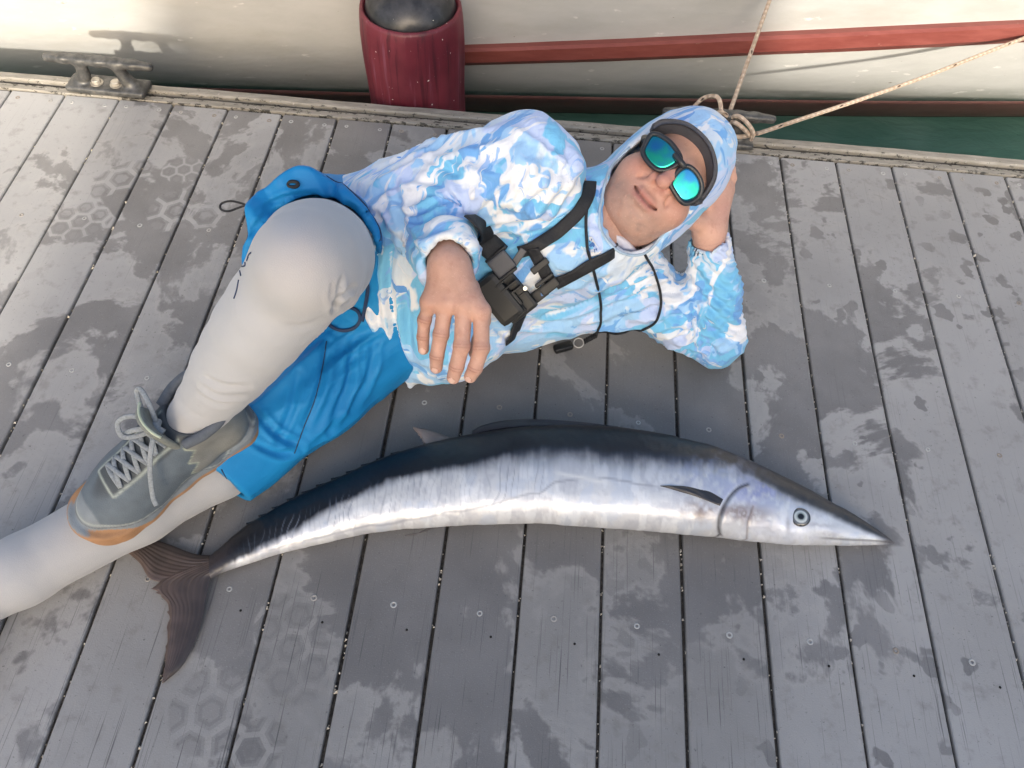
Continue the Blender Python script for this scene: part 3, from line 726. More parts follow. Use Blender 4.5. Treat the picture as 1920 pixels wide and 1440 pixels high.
for p in V:
    r = np.linalg.norm((np.array(p)-EYC)-vd*np.dot(np.array(p)-EYC, vd)); c.append((.004, .005, .006) if r < .0062 else ((.30, .36, .36) if r < .0075 else ((.52, .57, .58) if r < .0118 else ((.10, .115, .13) if r < .0135 else (.025, .028, .034)))))
eye_o = link('eye', mesh('eye', V, F, True, cols=np.array(c)), None, fish)
me_ = MT('fish_eye'); me_.set('Base Color', me_.attr()).set('Roughness', .12).set('Coat Weight', .8).set('Coat Roughness', .05); eye_o.data.materials.append(me_.m)
# ================================================================== the man lying on his side
person = tag(empty('person', tuple(at(860, 620, 0.))), 'person in blue camouflage hoodie and shorts lying with head propped on one hand', 'person')
hipR, hipL = at(618, 460, .27), np.array([-1.0, -.69, .105])
kneeR, ankR = at(572, 500, .565), at(408, 748, .25)
kneeL = at(408, 868, .078); _d = nrm(at(-35, 1108, .062)-kneeL); ankL = kneeL+_d*.50; ankL[2] = .052
shR, shL = at(1000, 305, .46), at(1185, 535, .17)
elR, wrR = at(803, 368, .32), at(841, 492, .43)
elL, wrL = at(1343, 634, .062), at(1328, 442, .285)
L = lambda a, b, t: np.asarray(a)*(1-t)+np.asarray(b)*t
pelv, chest = (hipL+hipR)/2, (shL+shR)/2
SP = nrm(chest-pelv)                                             # spine, towards the head
WD = nrm((shR-shL)-SP*np.dot(shR-shL, SP)); FN = nrm(np.cross(SP, WD)); FN = FN if np.dot(FN, CAM_P-chest) > 0 else -FN
# right shoe frame: x to the toe, y across, z up
SHX = nrm(at(118, 978, .172)-at(456, 768, .205)); SHZ = nrm(np.array([.03, -.12, 1.])-SHX*np.dot(SHX, (.03, -.12, 1.))); SHY = np.cross(SHZ, SHX)
SHO = at(456, 768, .205)-SHX*.004-SHZ*.045; SHS = np.array([1.06, 1.20, 1.10]); SHM = np.array([SHX, SHY, SHZ])*SHS[:, None]
ankS = SHO+np.array([.064, .003, .105])@SHM; ankF = SHO+np.array([.062, .003, .05])@SHM
# head frame: x to his left, y to the crown, z out of the face
bridge = at(1268, 318, .47)
vw = nrm(CAM_P-bridge); pr_ = lambda du, dv: nrm((CR*du-CU*dv)-vw*np.dot(CR*du-CU*dv, vw))
HU0 = pr_(.735, -.678); a_ = R(11); HZ = nrm(vw*math.cos(a_)+HU0*math.sin(a_)); HY = nrm(HU0-HZ*np.dot(HU0, HZ)); HX = np.cross(HY, HZ)
HO = bridge-HZ*.092
HA = np.array([HX, HY, HZ])
def hd(p): return (p-HO)@HA.T
def hw(x, y, z): return HO+HX*x+HY*y+HZ*z
def hxy(u, v):                                                     # photo position to head x, y
    du, dv = (u-1268)/1130, (v-318)/1130; return (du*.678+dv*.735, du*.735-dv*.678)
neckb = L(chest, hw(0, -.10, -.03), .55)

# ---------------------------------------------------------------- body (skin)
def head_sdf(q):
    E3 = np.eye(3); s = np.c_[np.abs(q[:, 0]), q[:, 1], q[:, 2]]
    d = ell(q, (0, .030, -.014), E3, (.072, .092, .092))
    d = smin(d, ell(q, (0, -.045, .020), E3, (.0615, .082, .066)), .03)
    d = smin(d, ell(s, (.043, -.046, .046), E3, (.031, .032, .036)), .025)        # cheeks
    d = smin(d, ell(q, (0, -.104, .058), E3, (.034, .024, .026)), .028)            # chin
    d = smin(d, ell(s, (.036, -.098, .012), E3, (.025, .029, .05)), .035)          # jaw and jowl
    d = smin(d, ell(q, (0, -.070, .072), E3, (.034, .028, .018)), .022)            # muzzle
    d = smin(d, cone(s, (.012, .018, .080), (.050, .016, .060), .011, .010), .022) # brow
    d = smax(d, -ell(s, (.033, .000, .094), E3, (.019, .013, .016)), .016)         # eye sockets
    nose = chain(q, [(0, .012, .083), (0, -.012, .097), (0, -.030, .108)], [.0088, .0102, .0128], .01)
    nose = smin(nose, sphere(s, (.0150, -.0335, .0905), .0100), .008)
    d = smin(d, nose, .013)
    d = smax(d, -ell(s, (.0068, -.0430, .100), E3, (.0042, .0040, .0060)), .004)   # nostrils
    up = chain(s, [(0, -.0645, .0925), (.012, -.0640, .0900), (.028, -.0648, .0765)], [.0058, .0050, .0025], .004)
    lo = chain(s, [(0, -.0790, .0905), (.012, -.0770, .0880), (.026, -.0690, .0770)], [.0066, .0058, .0025], .004)
    d = smin(d, smin(up, lo, .002), .006)
    d = smax(d, -chain(s, [(0, -.0715, .0975), (.014, -.0705, .0945), (.0300, -.0650, .0808)], [.0024, .0024, .0030], .002), .003)
    d = smax(d, -chain(s, [(.022, -.034, .0890), (.031, -.047, .0850), (.036, -.058, .0790)], [-.0014, -.0010, -.0024], .004), .012)
    d = smax(d, -cone(q, (-.018, -.0905, .0935), (.018, -.0905, .0935), .0030, .0030), .010)
    return d
def nose_r(q): return np.linalg.norm((q-np.array([0, -.028, .104]))/np.array([1, 1, 1]), axis=1)
SKIN = np.array([.505, .305, .235])
def head_cols(V):
    q = hd(V); s = np.c_[np.abs(q[:, 0]), q[:, 1], q[:, 2]]; n = fbm(V*120, 3); n2 = fbm(V*28, 3)
    c = np.tile(SKIN, (len(V), 1))*(1+.05*n+.07*n2)[:, None]
    c = mix(c, [.52, .215, .165], np.exp(-(np.linalg.norm(s-np.array([.040, -.040, .07]), axis=1)/.028)**2)*(.55+.25*n2))
    c = mix(c, [.52, .19, .15], np.exp(-(nose_r(q)/.022)**2)*(.75+.2*n2))
    c = mix(c, [.55, .32, .25], np.exp(-(((q[:, 0])/.05)**2+((q[:, 1]-.05)/.03)**2))*.4)
    lip = np.exp(-(((s[:, 0])/.026)**4+((q[:, 1]+.0715)/.0098)**4))*(q[:, 2] > .06)
    c = mix(c, [.47, .165, .14], lip*.85)
    ml = chain(s, [(0, -.0715, .0935), (.014, -.0705, .0905), (.0300, -.0650, .0780)], [0, 0, 0], .001)
    c = mix(c, [.10, .028, .024], np.exp(-(ml/.0030)**2)*.9)
    beard = sst(-.052, -.09, q[:, 1])*sst(.03, .06, q[:, 2])*(.75+.25*n); c = mix(c, [.27, .185, .16], beard*(.50+.22*n))
    return np.clip(c, 0, 1)
# right hand hangs relaxed, back of the hand up
WR = wrR
FING = {'little': [(806, 566, .402), (796, 600, .380), (793, 632, .358), (794, 655, .340)],
        'ring': [(836, 568, .408), (827, 627, .374), (819, 668, .345), (818, 689, .325)],
        'middle': [(870, 572, .410), (866, 648, .372), (856, 688, .340), (850, 708, .320)],
        'index': [(902, 584, .404), (903, 652, .370), (891, 690, .342), (882, 706, .324)]}
HRv = {k: [at(*p) for p in v] for k, v in FING.items()}
RAD = {'little': (.0112, .0102, .0097, .0088), 'ring': (.0126, .0119, .0113, .0101), 'middle': (.0132, .0126, .0119, .0106), 'index': (.0130, .0124, .0117, .0104)}
def handR_sdf(p):
    d = cone(p, L(elR, wrR, .55), wrR, .034, .0300)
    for i, (k, f) in enumerate(HRv.items()):
        base = wrR+(f[0]-wrR)*.18+nrm(np.cross(vw, f[0]-wrR))*0
        d = smin(d, chain(p, [base, f[0]], [.0205, .0150]), .022)
        d = smin(d, sphere(p, f[0]+vw*.002, .0128), .009)
    fg = None
    for k, f in HRv.items():
        r = RAD[k]; e = chain(p, f, r, .003); e = smin(e, sphere(p, f[1]+vw*.0012, r[1]*1.03), .004)
        fg = e if fg is None else np.minimum(fg, e)
    d = smin(d, fg, .0055)
    th = [at(880, 540, .385), at(905, 600, .352), at(897, 640, .325), at(888, 662, .312)]
    return smin(d, chain(p, th, (.017, .0125, .0105, .0085), .006), .008)
def hand_cols(V, fing, vdir):
    n = fbm(V*130, 3); n2 = fbm(V*30, 3); c = np.tile(SKIN*np.array([1.02, 1.0, 1.0]), (len(V), 1))*(1+.05*n+.08*n2)[:, None]
    for k, f in fing.items():
        for j in (1, 2):
            dd = np.linalg.norm(V-(f[j]+vdir*.008), axis=1); c = mix(c, [.40, .19, .14], np.exp(-(dd/.0075)**2)*.5)
            ax = nrm(f[j]-f[j-1]); t = (V-f[j])@ax
            c = mix(c, [.25, .11, .085], np.exp(-(dd/.011)**2)*np.exp(-((np.abs(t)-.0022)/.0010)**2)*.75)
        dd = np.linalg.norm(V-(f[0]+vdir*.010), axis=1); c = mix(c, [.54, .29, .225], np.exp(-(dd/.012)**2)*.5)
        ax = nrm(f[3]-f[2]); sd_ = nrm(np.cross(ax, vdir)); up = np.cross(sd_, ax); r = V-(f[3]+ax*.0005)
        e = ((r@ax)/.0064)**2+((r@sd_)/.0056)**2; on = (e < 1) & (r@up > .002)
        c[on] = [.64, .43, .36]; rim = (e >= 1) & (e < 1.35) & (r@up > .002); c[rim] = [.40, .21, .165]
    return np.clip(c, 0, 1)
# left hand carries the head; the fingers lie behind the hood
FL = {'index': [(1322, 366, .350), (1318, 325, .385), (1322, 296, .405), (1326, 276, .415)], 'middle': [(1340, 352, .345), (1342, 315, .375), (1344, 288, .395), (1345, 268, .405)],
      'ring': [(1354, 350, .335), (1360, 322, .360), (1358, 298, .378), (1355, 280, .39)], 'little': [(1362, 358, .322), (1371, 334, .340), (1369, 318, .352), (1362, 306, .362)]}
HLv = {k: [at(*p) for p in v] for k, v in FL.items()}
def handL_sdf(p):
    d = cone(p, L(elL, wrL, .5), wrL, .036, .0295)
    for k, f in HLv.items():
        d = smin(d, chain(p, [wrL+(f[0]-wrL)*.2, f[0]], [.021, .0150]), .02)
    fg = None
    for k, f in HLv.items():
        e = chain(p, f, RAD[k], .004); fg = e if fg is None else np.minimum(fg, e)
    d = smin(d, fg, .006)
    th = [at(1312, 418, .315), at(1288, 408, .340), at(1277, 393, .365), at(1283, 375, .385)]
    return smin(d, chain(p, th, (.020, .0150, .0118, .0095), .008), .012)
def core_sdf(p):
    d = chain(p, [pelv, L(pelv, chest, .5), chest], [.085, .085, .085], .05)
    d = smin(d, chain(p, [hipR, kneeR, ankR], [.06, .045, .03], .03), .05); d = smin(d, chain(p, [hipL, kneeL, ankL], [.06, .045, .03], .03), .05)
    d = smin(d, chain(p, [chest, shR, elR, L(elR, wrR, .8)], [.06, .05, .035, .026], .03), .04)
    d = smin(d, chain(p, [chest, shL, elL, L(elL, wrL, .8)], [.06, .05, .035, .026], .03), .04)
    d = smin(d, chain(p, [ankR, ankS, ankF, SHO+np.array([.2, .004, .035])@SHM], [.03, .03, .028, .022]), .02)
    return smin(d, chain(p, [chest, neckb, hw(0, -.06, -.02)], [.07, .062, .060], .03), .03)
def bounds(pts, m): P = np.array(pts); return P.min(0)-m, P.max(0)+m
def build_body():
    parts = []
    c0, c1 = hw(0, -.02, .01)-.16, hw(0, -.02, .01)+.16
    fn = lambda p: smin(head_sdf(hd(p)), chain(p, [neckb, hw(0, -.06, -.025)], [.062, .060]), .03)
    V, F = surf(fn, c0, c1, .0023, 2); parts.append((V, F, head_cols(V)))
    lo, hi = bounds([q for f in HRv.values() for q in f]+[wrR, L(elR, wrR, .6)], .045); V, F = surf(handR_sdf, lo, hi, .0018, 2); parts.append((V, F, hand_cols(V, HRv, vw)))
    lo, hi = bounds([q for f in HLv.values() for q in f]+[wrL, L(elL, wrL, .6)], .045); V, F = surf(handL_sdf, lo, hi, .0024, 2)
    n = fbm(V*30, 3); cl = np.tile(SKIN*np.array([1.1, 1.08, 1.08]), (len(V), 1))*(1+.08*n)[:, None]
    wl = (V-wrL)@nrm(elL-wrL); cl = mix(cl, [.42, .24, .20], np.exp(-((wl-.004-.002*n)/.0014)**2)*.5+np.exp(-((wl-.013)/.0012)**2)*.35)
    cl = mix(cl, [.62, .30, .25], np.exp(-(np.linalg.norm(V-at(1345, 395, .32), axis=1)/.03)**2)*.5); parts.append((V, F, np.clip(cl, 0, 1)))
    lo, hi = bounds([pelv, chest, shR, shL, elR, elL, kneeR, kneeL, ankR, ankL, neckb], .11); V, F = surf(core_sdf, lo, hi, .009, 1); parts.append((V, F, np.tile(SKIN, (len(V), 1))))
    Vs, Fs, Cs, o = [], [], [], 0
    for V, F, C in parts: Vs.append(V); Fs.append(F+o); Cs.append(C); o += len(V)
    return mesh('body', np.vstack(Vs), np.vstack(Fs), True, cols=np.vstack(Cs))
ms = MT('skin'); ms.set('Base Color', ms.mix(ms.mix(ms.attr(), (.36, .155, .115), ms.noise(70, detail=4, rough=.65).step(.5, .72)*.30), (.66, .44, .35), ms.noise(240, detail=2).step(.60, .72)*.30)).set('Roughness', .5).set('Subsurface Weight', .12).set('Subsurface Radius', (.010, .004, .002)).set('Subsurface Scale', .6).set('Specular IOR Level', .38)
ms.bump(ms.noise(800, detail=2)*.7+ms.noise(230, detail=3)*.7, .40, .0014)
link('body', build_body(), ms.m, person)

# ---------------------------------------------------------------- cloth helpers
def folds(p, along, amp, ln, wd, c=None, rad=None, seed=0., third=None):
    """ridged creases that run the way of 'along': ln long, wd apart, fading round c"""
    a = nrm(along); b = nrm(np.cross(a, (0.13, -.6, .8))); g = np.cross(a, b); third = third or wd*1.6
    q = np.c_[p@a/ln, p@b/wd, p@g/third]+seed
    n = vnoise(q+.35*vnoise(q*.7)[:, None]); r = (1-np.abs(n)*2.1); r = np.clip(r, -.4, 1)
    w = 1. if c is None else np.exp(-(np.linalg.norm(p-np.asarray(c), axis=1)/rad)**2)
    return amp*r*w
def spiral(p, a, b, amp, freq, tw, t0=-.1, t1=1.1, seed=0.):
    """creases winding round a limb"""
    ax = nrm(b-a); Ln = np.linalg.norm(b-a); e1 = nrm(np.cross(ax, (.3, .2, 1))); e2 = np.cross(ax, e1); r = p-a; t = r@ax
    ph = np.arctan2(r@e2, r@e1); rad = np.linalg.norm(r-t[:, None]*ax, axis=1)
    n = vnoise(np.c_[t*11, np.cos(ph)*1.3, np.sin(ph)*1.3]+seed); s = np.sin(2*math.pi*(t*freq+tw*ph/(2*math.pi)+.55*n))
    s = 1-2*np.abs(s)**.8; w = sst(t0, t0+.2, t/Ln)*sst(t1, t1-.2, t/Ln)*sst(.16, .085, rad)*(.45+.55*sst(-.5, .4, vnoise(np.c_[t*17, np.cos(ph)*1.8, np.sin(ph)*1.8]+seed+5)))
    return amp*s*w
def crease(V, N, paths):
    """pressed-in creases with a raised lip on each side, along paths on the side that faces the viewer"""
    q = project(V); out = np.zeros(len(V)); vv = CAM_P-V; fr = sst(.05, .3, (N*vv).sum(1)/np.linalg.norm(vv, axis=1))
    for amp, w_, pts in paths:
        C = spline([(a, b, 0) for a, b in pts], 40)[:, :2]; m_ = ((q > C.min(0)-5*w_) & (q < C.max(0)+5*w_)).all(1)
        if not m_.any(): continue
        D = np.sqrt(((q[m_][:, None]-C[None])**2).sum(2)); j = D.argmin(1); d = D.min(1)/w_; f = np.sin(np.clip(j/39, .04, .96)*math.pi)**.5
        out[m_] += amp*f*(.55*np.exp(-((d-2.1)/.9)**2)-np.exp(-d**2))
    return out*fr
# ---------------------------------------------------------------- hoodie
HEMC = at(706, 560, .2); hem_n = nrm(SP+.10*FN)
def torso_sdf(p):
    a, b = L(hipR, shR, -.08), L(hipL, shL, -.08)
    d = chain(p, [a, L(hipR, shR, .45), L(hipR, shR, .95)], [.104, .092, .078], .03)
    d = smin(d, chain(p, [b, L(hipL, shL, .45), L(hipL, shL, .9)], [.100, .095, .080], .03), .10)
    d = smin(d, chain(p, [L(pelv, chest, .0)+FN*.03, L(pelv, chest, .5)+FN*.02, L(pelv, chest, .95)+FN*.015], [.100, .106, .100], .03), .06)
    d = smin(d, sphere(p, at(855, 625, .165), .082), .06)                                 # belly
    d = smin(d, cone(p, at(792, 640, .12), at(757, 716, .030), .050, .018), .05)           # loose front corner
    d = smin(d, cone(p, at(850, 668, .10), at(812, 690, .06), .045, .030), .04)
    return d
def hood_sdf(p):
    q = hd(p)
    d = ell(q, (-.003, .010, -.028), np.eye(3), (.0945, .128, .120))
    d = smin(d, cone(p, hw(-.004, -.085, -.03), L(neckb, chest, .3), .088, .100), .05)
    d = smin(d, ell(q, (-.012, -.112, .010), np.eye(3), (.088, .050, .062)), .03)          # bunched under the chin
    cy = (np.abs((q[:, 0]+.009-.022*sst(-.05, -.13, q[:, 1]))/.0715)**2.3+np.abs((q[:, 1]+.043)/np.where(q[:, 1] > -.043, .112, .112))**2.3)**(1/2.3)-1+.03*np.sin(q[:, 1]*55+q[:, 0]*30)
    hole = smax(cy*.078, -(q[:, 2]+.045), .02)
    return d, hole
def hoodie_sdf(p):
    t = torso_sdf(p)
    h, hole = hood_sdf(p); d = smin(t, h, .04)
    aR = chain(p, [L(shR, chest, .12), shR, L(shR, elR, .55), elR], [.072, .064, .059, .057], .04); aR = smin(aR, chain(p, [elR, L(elR, wrR, .5), L(elR, wrR, .95)], [.057, .056, .0480], .03), .045)
    aL = chain(p, [L(shL, chest, .2), shL, L(shL, elL, .6), elL], [.080, .066, .056, .054], .04); aL = smin(aL, chain(p, [elL, L(elL, wrL, .45), L(elL, wrL, .93)], [.053, .049, .0375], .03), .025)
    d = smin(d, np.minimum(aL, 9), .03); d = smin(d, aR, .008)
    d = smax(d, -(hole), .006)
    d = smax(d, -((p-HEMC)@hem_n)-np.where(np.linalg.norm(p-elR, axis=1) < .10, 1, 0), .006)
    # open cuffs and open lower hem
    d = smax(d, -cone(p, L(elR, wrR, .80), wrR+(wrR-elR)*.3, .0385, .044), .003)
    d = smax(d, -cone(p, L(elL, wrL, .84), wrL+(wrL-elL)*.3, .0325, .035), .002)
    return smax(d, -p[:, 2]+.004, .01)
def hoodie_fn(p):
    d = hoodie_sdf(p)
    ax = nrm(wrR-elR); cut = (p-wrR)@ax+.002+.004*np.sin(p[:, 0]*90); d = np.where((np.linalg.norm(p-wrR, axis=1) < .075), smax(d, cut, .003), d)
    ax = nrm(wrL-elL); cut = (p-wrL)@ax+.010+.003*np.sin(p[:, 0]*160+p[:, 1]*90); d = np.where((np.linalg.norm(p-wrL, axis=1) < .06), smax(d, cut, .003), d)
    return d
lo, hi = bounds([hipR, hipL, shR, shL, elR, elL, wrR, wrL, hw(0, .14, 0), hw(0, 0, .05), at(757, 728, .02)], .125); lo[2] = -.005
HVt, HFt = surf(hoodie_fn, lo, hi, .0042, 2)
N = normals(HVt, HFt)
dp = folds(HVt, elL-L(chest, pelv, .35), .0060, .20, .020, at(1190, 585, .14), .15, 1.) + folds(HVt, elL-chest, .0035, .12, .014, at(1255, 610, .10), .10, 2.)
dp += spiral(HVt, wrL, elL, .0042, 27, 1.6, -.05, 1.05, 3.) + spiral(HVt, wrR, elR, .0060, 20, .6, .14, .95, 4.)
dp += folds(HVt, elR-shR, .0110, .15, .036, at(900, 300, .42), .15, 5.) + folds(HVt, at(1080, 420, .4)-at(960, 330, .45), .0120, .18, .030, at(1020, 385, .43), .11, 6.)
dp += folds(HVt, at(760, 720, .05)-at(700, 450, .35), .0150, .26, .034, at(735, 600, .2), .15, 7.) + folds(HVt, SP, .0080, .18, .028, at(900, 500, .38), .13, 8.)
dp += folds(HVt, HY, .0070, .12, .024, hw(0, -.11, 0), .08, 9.) + folds(HVt, HX, .0045, .14, .03, hw(0, .09, -.02), .10, 10.)
dp += folds(HVt, shL-hipR, .0045, .16, .030, seed=11.)*(np.linalg.norm(hd(HVt), axis=1) > .17)+.0020*fbm(HVt*16, 3)
A_, B_, C_ = .0095, .0065, .0045
dp += crease(HVt, N, [(A_, 6, [(985, 315), (955, 345), (922, 378), (888, 412)]), (A_, 6, [(742, 345), (752, 400), (775, 455), (792, 490)]), (B_, 6, [(795, 298), (850, 325), (884, 378)]), (B_, 6, [(765, 338), (825, 348), (872, 398)]),
    (C_, 5, [(785, 425), (835, 402), (880, 420)]), (C_, 5, [(782, 452), (830, 432), (885, 448)]), (B_, 6, [(1045, 328), (1002, 368), (962, 402)]), (B_, 6, [(1055, 352), (1012, 398), (962, 422)]), (B_, 6, [(1085, 332), (1052, 388), (1000, 422)]),
    (C_, 6, [(1000, 255), (985, 305), (972, 362)]), (C_, 6, [(1035, 248), (1022, 298), (1000, 345)]), (C_, 5, [(1065, 262), (1062, 310), (1050, 350)]), (C_, 6, [(900, 262), (890, 300), (905, 345)]), (C_, 6, [(850, 285), (856, 320), (890, 350)]),
    (B_, 5, [(975, 604), (1080, 572), (1180, 522), (1232, 490)]), (B_, 5, [(1000, 612), (1100, 592), (1200, 552), (1255, 530)]), (B_, 5, [(1060, 612), (1150, 600), (1230, 576), (1285, 570)]), (C_, 5, [(1010, 572), (1090, 542), (1165, 508)]), (C_, 5, [(1130, 560), (1200, 530), (1245, 508)]), (C_, 5, [(1150, 603), (1230, 602), (1300, 588)]), (C_, 4, [(1060, 585), (1130, 560), (1190, 538)]), (C_, 4, [(1180, 572), (1235, 552), (1272, 548)]), (C_, 4, [(1195, 622), (1250, 620), (1300, 604)]),
    (B_, 5, [(1300, 498), (1340, 556), (1392, 600)]), (B_, 5, [(1300, 530), (1332, 580), (1382, 622)]), (B_, 5, [(1302, 560), (1330, 610), (1372, 642)]), (B_, 5, [(1300, 600), (1320, 640), (1352, 672)]), (C_, 5, [(1312, 480), (1350, 528), (1396, 568)]), (B_, 5, [(1240, 642), (1290, 622), (1306, 590)]), (B_, 5, [(1270, 662), (1300, 642), (1311, 608)]), (C_, 5, [(1322, 620), (1336, 655), (1342, 680)]), (C_, 4, [(1318, 462), (1345, 480), (1372, 500)]), (A_, 5, [(1303, 575), (1306, 600), (1304, 625)]),
    (B_, 6, [(705, 470), (700, 555), (720, 640)]), (A_, 6, [(735, 440), (730, 540), (745, 640), (760, 705)]), (B_, 6, [(760, 520), (765, 600), (772, 665)]), (B_, 6, [(792, 620), (802, 660), (800, 692)]), (B_, 6, [(688, 395), (720, 420), (742, 480)]), (C_, 5, [(660, 372), (700, 365), (745, 350)]), (C_, 5, [(690, 380), (730, 372), (760, 385)]),
    (B_, 5, [(1128, 340), (1122, 388), (1138, 432)]), (C_, 5, [(1118, 420), (1148, 455), (1198, 466)]), (C_, 5, [(1140, 300), (1160, 275), (1195, 242)]), (C_, 5, [(935, 465), (985, 440), (1050, 425)]), (C_, 5, [(1040, 482), (1090, 470), (1130, 484)]), (C_, 5, [(900, 600), (935, 620), (950, 640)])])
HVt = HVt+N*dp[:, None]; HVt[:, 2] = np.maximum(HVt[:, 2], .003)
def camo_mat():
    m = MT('camouflage_jersey'); P = m.map((1, 1, 1), rot=(.5, .3, -.55))
    def ly(sc, st, seed, dist=1.4, det=3.2): return m.noise(sc, m.map(st, (seed, seed*1.7, -seed), v=P), detail=det, rough=.55, dist=dist)
    c = m.mix((.58, .68, .80), (.72, .76, .80), ly(2.6, (1, 1, 1), 3.1).step(.45, .55))
    c = m.mix(c, (.34, .57, .83), ly(3.4, (1, 1.9, 1.2), 1.3, 1.8).step(.47, .50))
    c = m.mix(c, (.50, .60, .83), ly(4.8, (1.2, 1, 1), 7.7, 1.6).step(.515, .545))
    c = m.mix(c, (.18, .50, .76), ly(3.3, (1, 2.0, 1.2), 5.2, 1.9).step(.54, .565))
    c = m.mix(c, (.16, .38, .72), ly(4.4, (1, 2.6, 1.3), 9.4, 2.2).step(.575, .605))
    c = m.mix(c, (.76, .78, .82), ly(3.9, (1, 2.4, 1), 12.1, 2.4).step(.58, .605))
    c = m.mix(c, (.13, .33, .70), ly(14, (1, 1.5, 1), 15.5, 1.0, 2).step(.70, .71))
    c = m.mix(c, (.70, .73, .80), ly(5, (1, 7, 2), 21.3, 1.2, 3).step(.60, .63)*.8); c = m.mix(c, (.22, .42, .78), ly(5, (1, 8, 2), 27.9, 1.2, 3).step(.63, .66)*.8)
    m.set('Base Color', c).set('Roughness', .75).set('Specular IOR Level', .25).set('Sheen Weight', .15)
    m.bump(m.noise(9, m.map((1, 5, 2.5), v=P), detail=3, rough=.6, dist=.5)+m.noise(13, m.map((3.5, 1, 1), rot=(0, 0, .5)), detail=3, dist=.4)*.6, .55, .010); return m.m
CAMO = camo_mat()
hoodie = link('hoodie', mesh('hoodie', HVt, HFt), CAMO, person)
hbvh = BVHTree.FromPolygons([tuple(v) for v in HVt], [tuple(map(int, f)) for f in HFt])
# hood edge piping
ang = np.linspace(0, 2*math.pi, 90); EP = []
ang = np.linspace(R(172), R(368), 70)
for a in ang:
    o = hw(-.009+.022*float(sst(-.05, -.13, -.043+.118*math.sin(a)))+.074*math.copysign(abs(math.cos(a))**.87, math.cos(a)), -.043+.118*math.copysign(abs(math.sin(a))**.87, math.sin(a)), .25); h = hbvh.ray_cast(Vector(o), Vector(-HZ), .4)
    if h[0] is not None: EP.append(np.array(h[0])+HZ*.0005)
EP = np.array(EP)
for _ in range(4): EP[1:-1] = (EP[:-2]+2*EP[1:-1]+EP[2:])/4
link('hood_piping', mesh('hood_piping', *tube(EP, .0026, 8), True), plain('pale_blue_binding', (.36, .48, .60), .7), hoodie)
# neck gaiter
GV_, GF_ = surf(lambda p: smax(smax(chain(p, [L(neckb, chest, .1), hw(.004, -.100, .0)], [.083, .068], .02), -(cone(p, neckb, hw(0, -.06, .0), .060, .058)), .003), (hd(p)[:, 1]+.124+.25*hd(p)[:, 2]), .004), *bounds([neckb, hw(0, -.1, 0)], .11), .0042, 1)
GV_ = GV_+normals(GV_, GF_)*folds(GV_, HX, .004, .10, .016)[:, None]
link('neck_gaiter', mesh('neck_gaiter', GV_, GF_), plain('gaiter_white', (.66, .66, .74), .7, var=.06, sc=18), person)

# ---------------------------------------------------------------- cap brim under the hood
V, F = [], []
BR = [(-.0710, .008), (-.0655, .0240), (-.0430, .0410), (-.018, .0458), (.0063, .0450), (.028, .0376), (.0415, .0286), (.0515, .0152), (.0575, -.004), (.0600, -.020)]
bc = spline([(x, y, 0) for x, y in BR], 60); m_ = 9
for i, (x, y, _) in enumerate(bc):
    for j in range(m_):
        t = j/(m_-1); zz = .052-9*x*x*.55+.056*t-.9*t*x*x*4; s = 1+.07*t
        V.append(hw(x*s, y*s+.011*t, zz))
nb_ = len(V)
for i, (x, y, _) in enumerate(bc):
    for j in range(m_):
        t = j/(m_-1); zz = .052-9*x*x*.55+.056*t-.9*t*x*x*4; s = 1+.07*t; th = .0085 if t < .95 else .006
        V.append(hw((x*s)*(1+th/.075), (y*s+.011*t)+th, zz))
for i in range(len(bc)-1):
    for j in range(m_-1):
        a = i*m_+j; F.append((a, a+1, a+m_+1, a+m_)); F.append((nb_+a, nb_+a+m_, nb_+a+m_+1, nb_+a+1))
    for j in (0, m_-1): a = i*m_+j; F.append((a, a+m_, nb_+a+m_, nb_+a))
for j in range(m_-1):
    for i in (0, len(bc)-1): a = i*m_+j; F.append((a, nb_+a, nb_+a+1, a+1))
link('cap_brim', mesh('cap_brim', V, F, True), plain('cap_cloth', (.070, .072, .085), .85, var=.1, sc=60, bump=.3), person)

# ---------------------------------------------------------------- leggings
_t = np.linspace(0, 1, 9); SHIN = list(spline([kneeR-nrm(kneeR-hipR)*.02, L(kneeR, ankS, .33), L(kneeR, ankS, .68), ankS], 9))+[ankF]
SHINR = list(np.interp(_t, [0, .15, .35, .55, .8, .93, 1], [.066, .0645, .0635, .058, .046, .0405, .039]))+[.036]
def legs_sdf(p):
    tR = chain(p, [hipR, L(hipR, kneeR, .6), kneeR-nrm(kneeR-hipR)*.03], [.088, .080, .075], .03)
    sR = chain(p, SHIN, SHINR, .012)
    d = smin(tR, sR, .010)
    d = smin(d, sphere(p, kneeR+nrm(kneeR-hipR)*.012+vw*.004, .060), .03)
    tL = chain(p, [hipL, kneeL], [.08, .063], .03); sL = chain(p, [kneeL, L(kneeL, ankL, .3), L(kneeL, ankL, .7), ankL, ankL+_d*.06], [.063, .064, .058, .050, .043], .02)
    return smax(np.minimum(d, smin(tL, sL, .02)), -p[:, 2]+.003, .008)
lo, hi = bounds([hipR, hipL, kneeR, kneeL, ankR, ankL], .11); lo[2] = -.004
LV, LF = surf(legs_sdf, lo, hi, .0052, 2); LN = normals(LV, LF)
cr = at(628, 572, .47)
dl = folds(LV, at(660, 530, .5)-at(625, 575, .46), .011, .06, .013, cr, .05, 3.)+spiral(LV, ankS, kneeR, .0020, 45, .15, -.02, .16, 2.)+.0008*fbm(LV*20, 3)
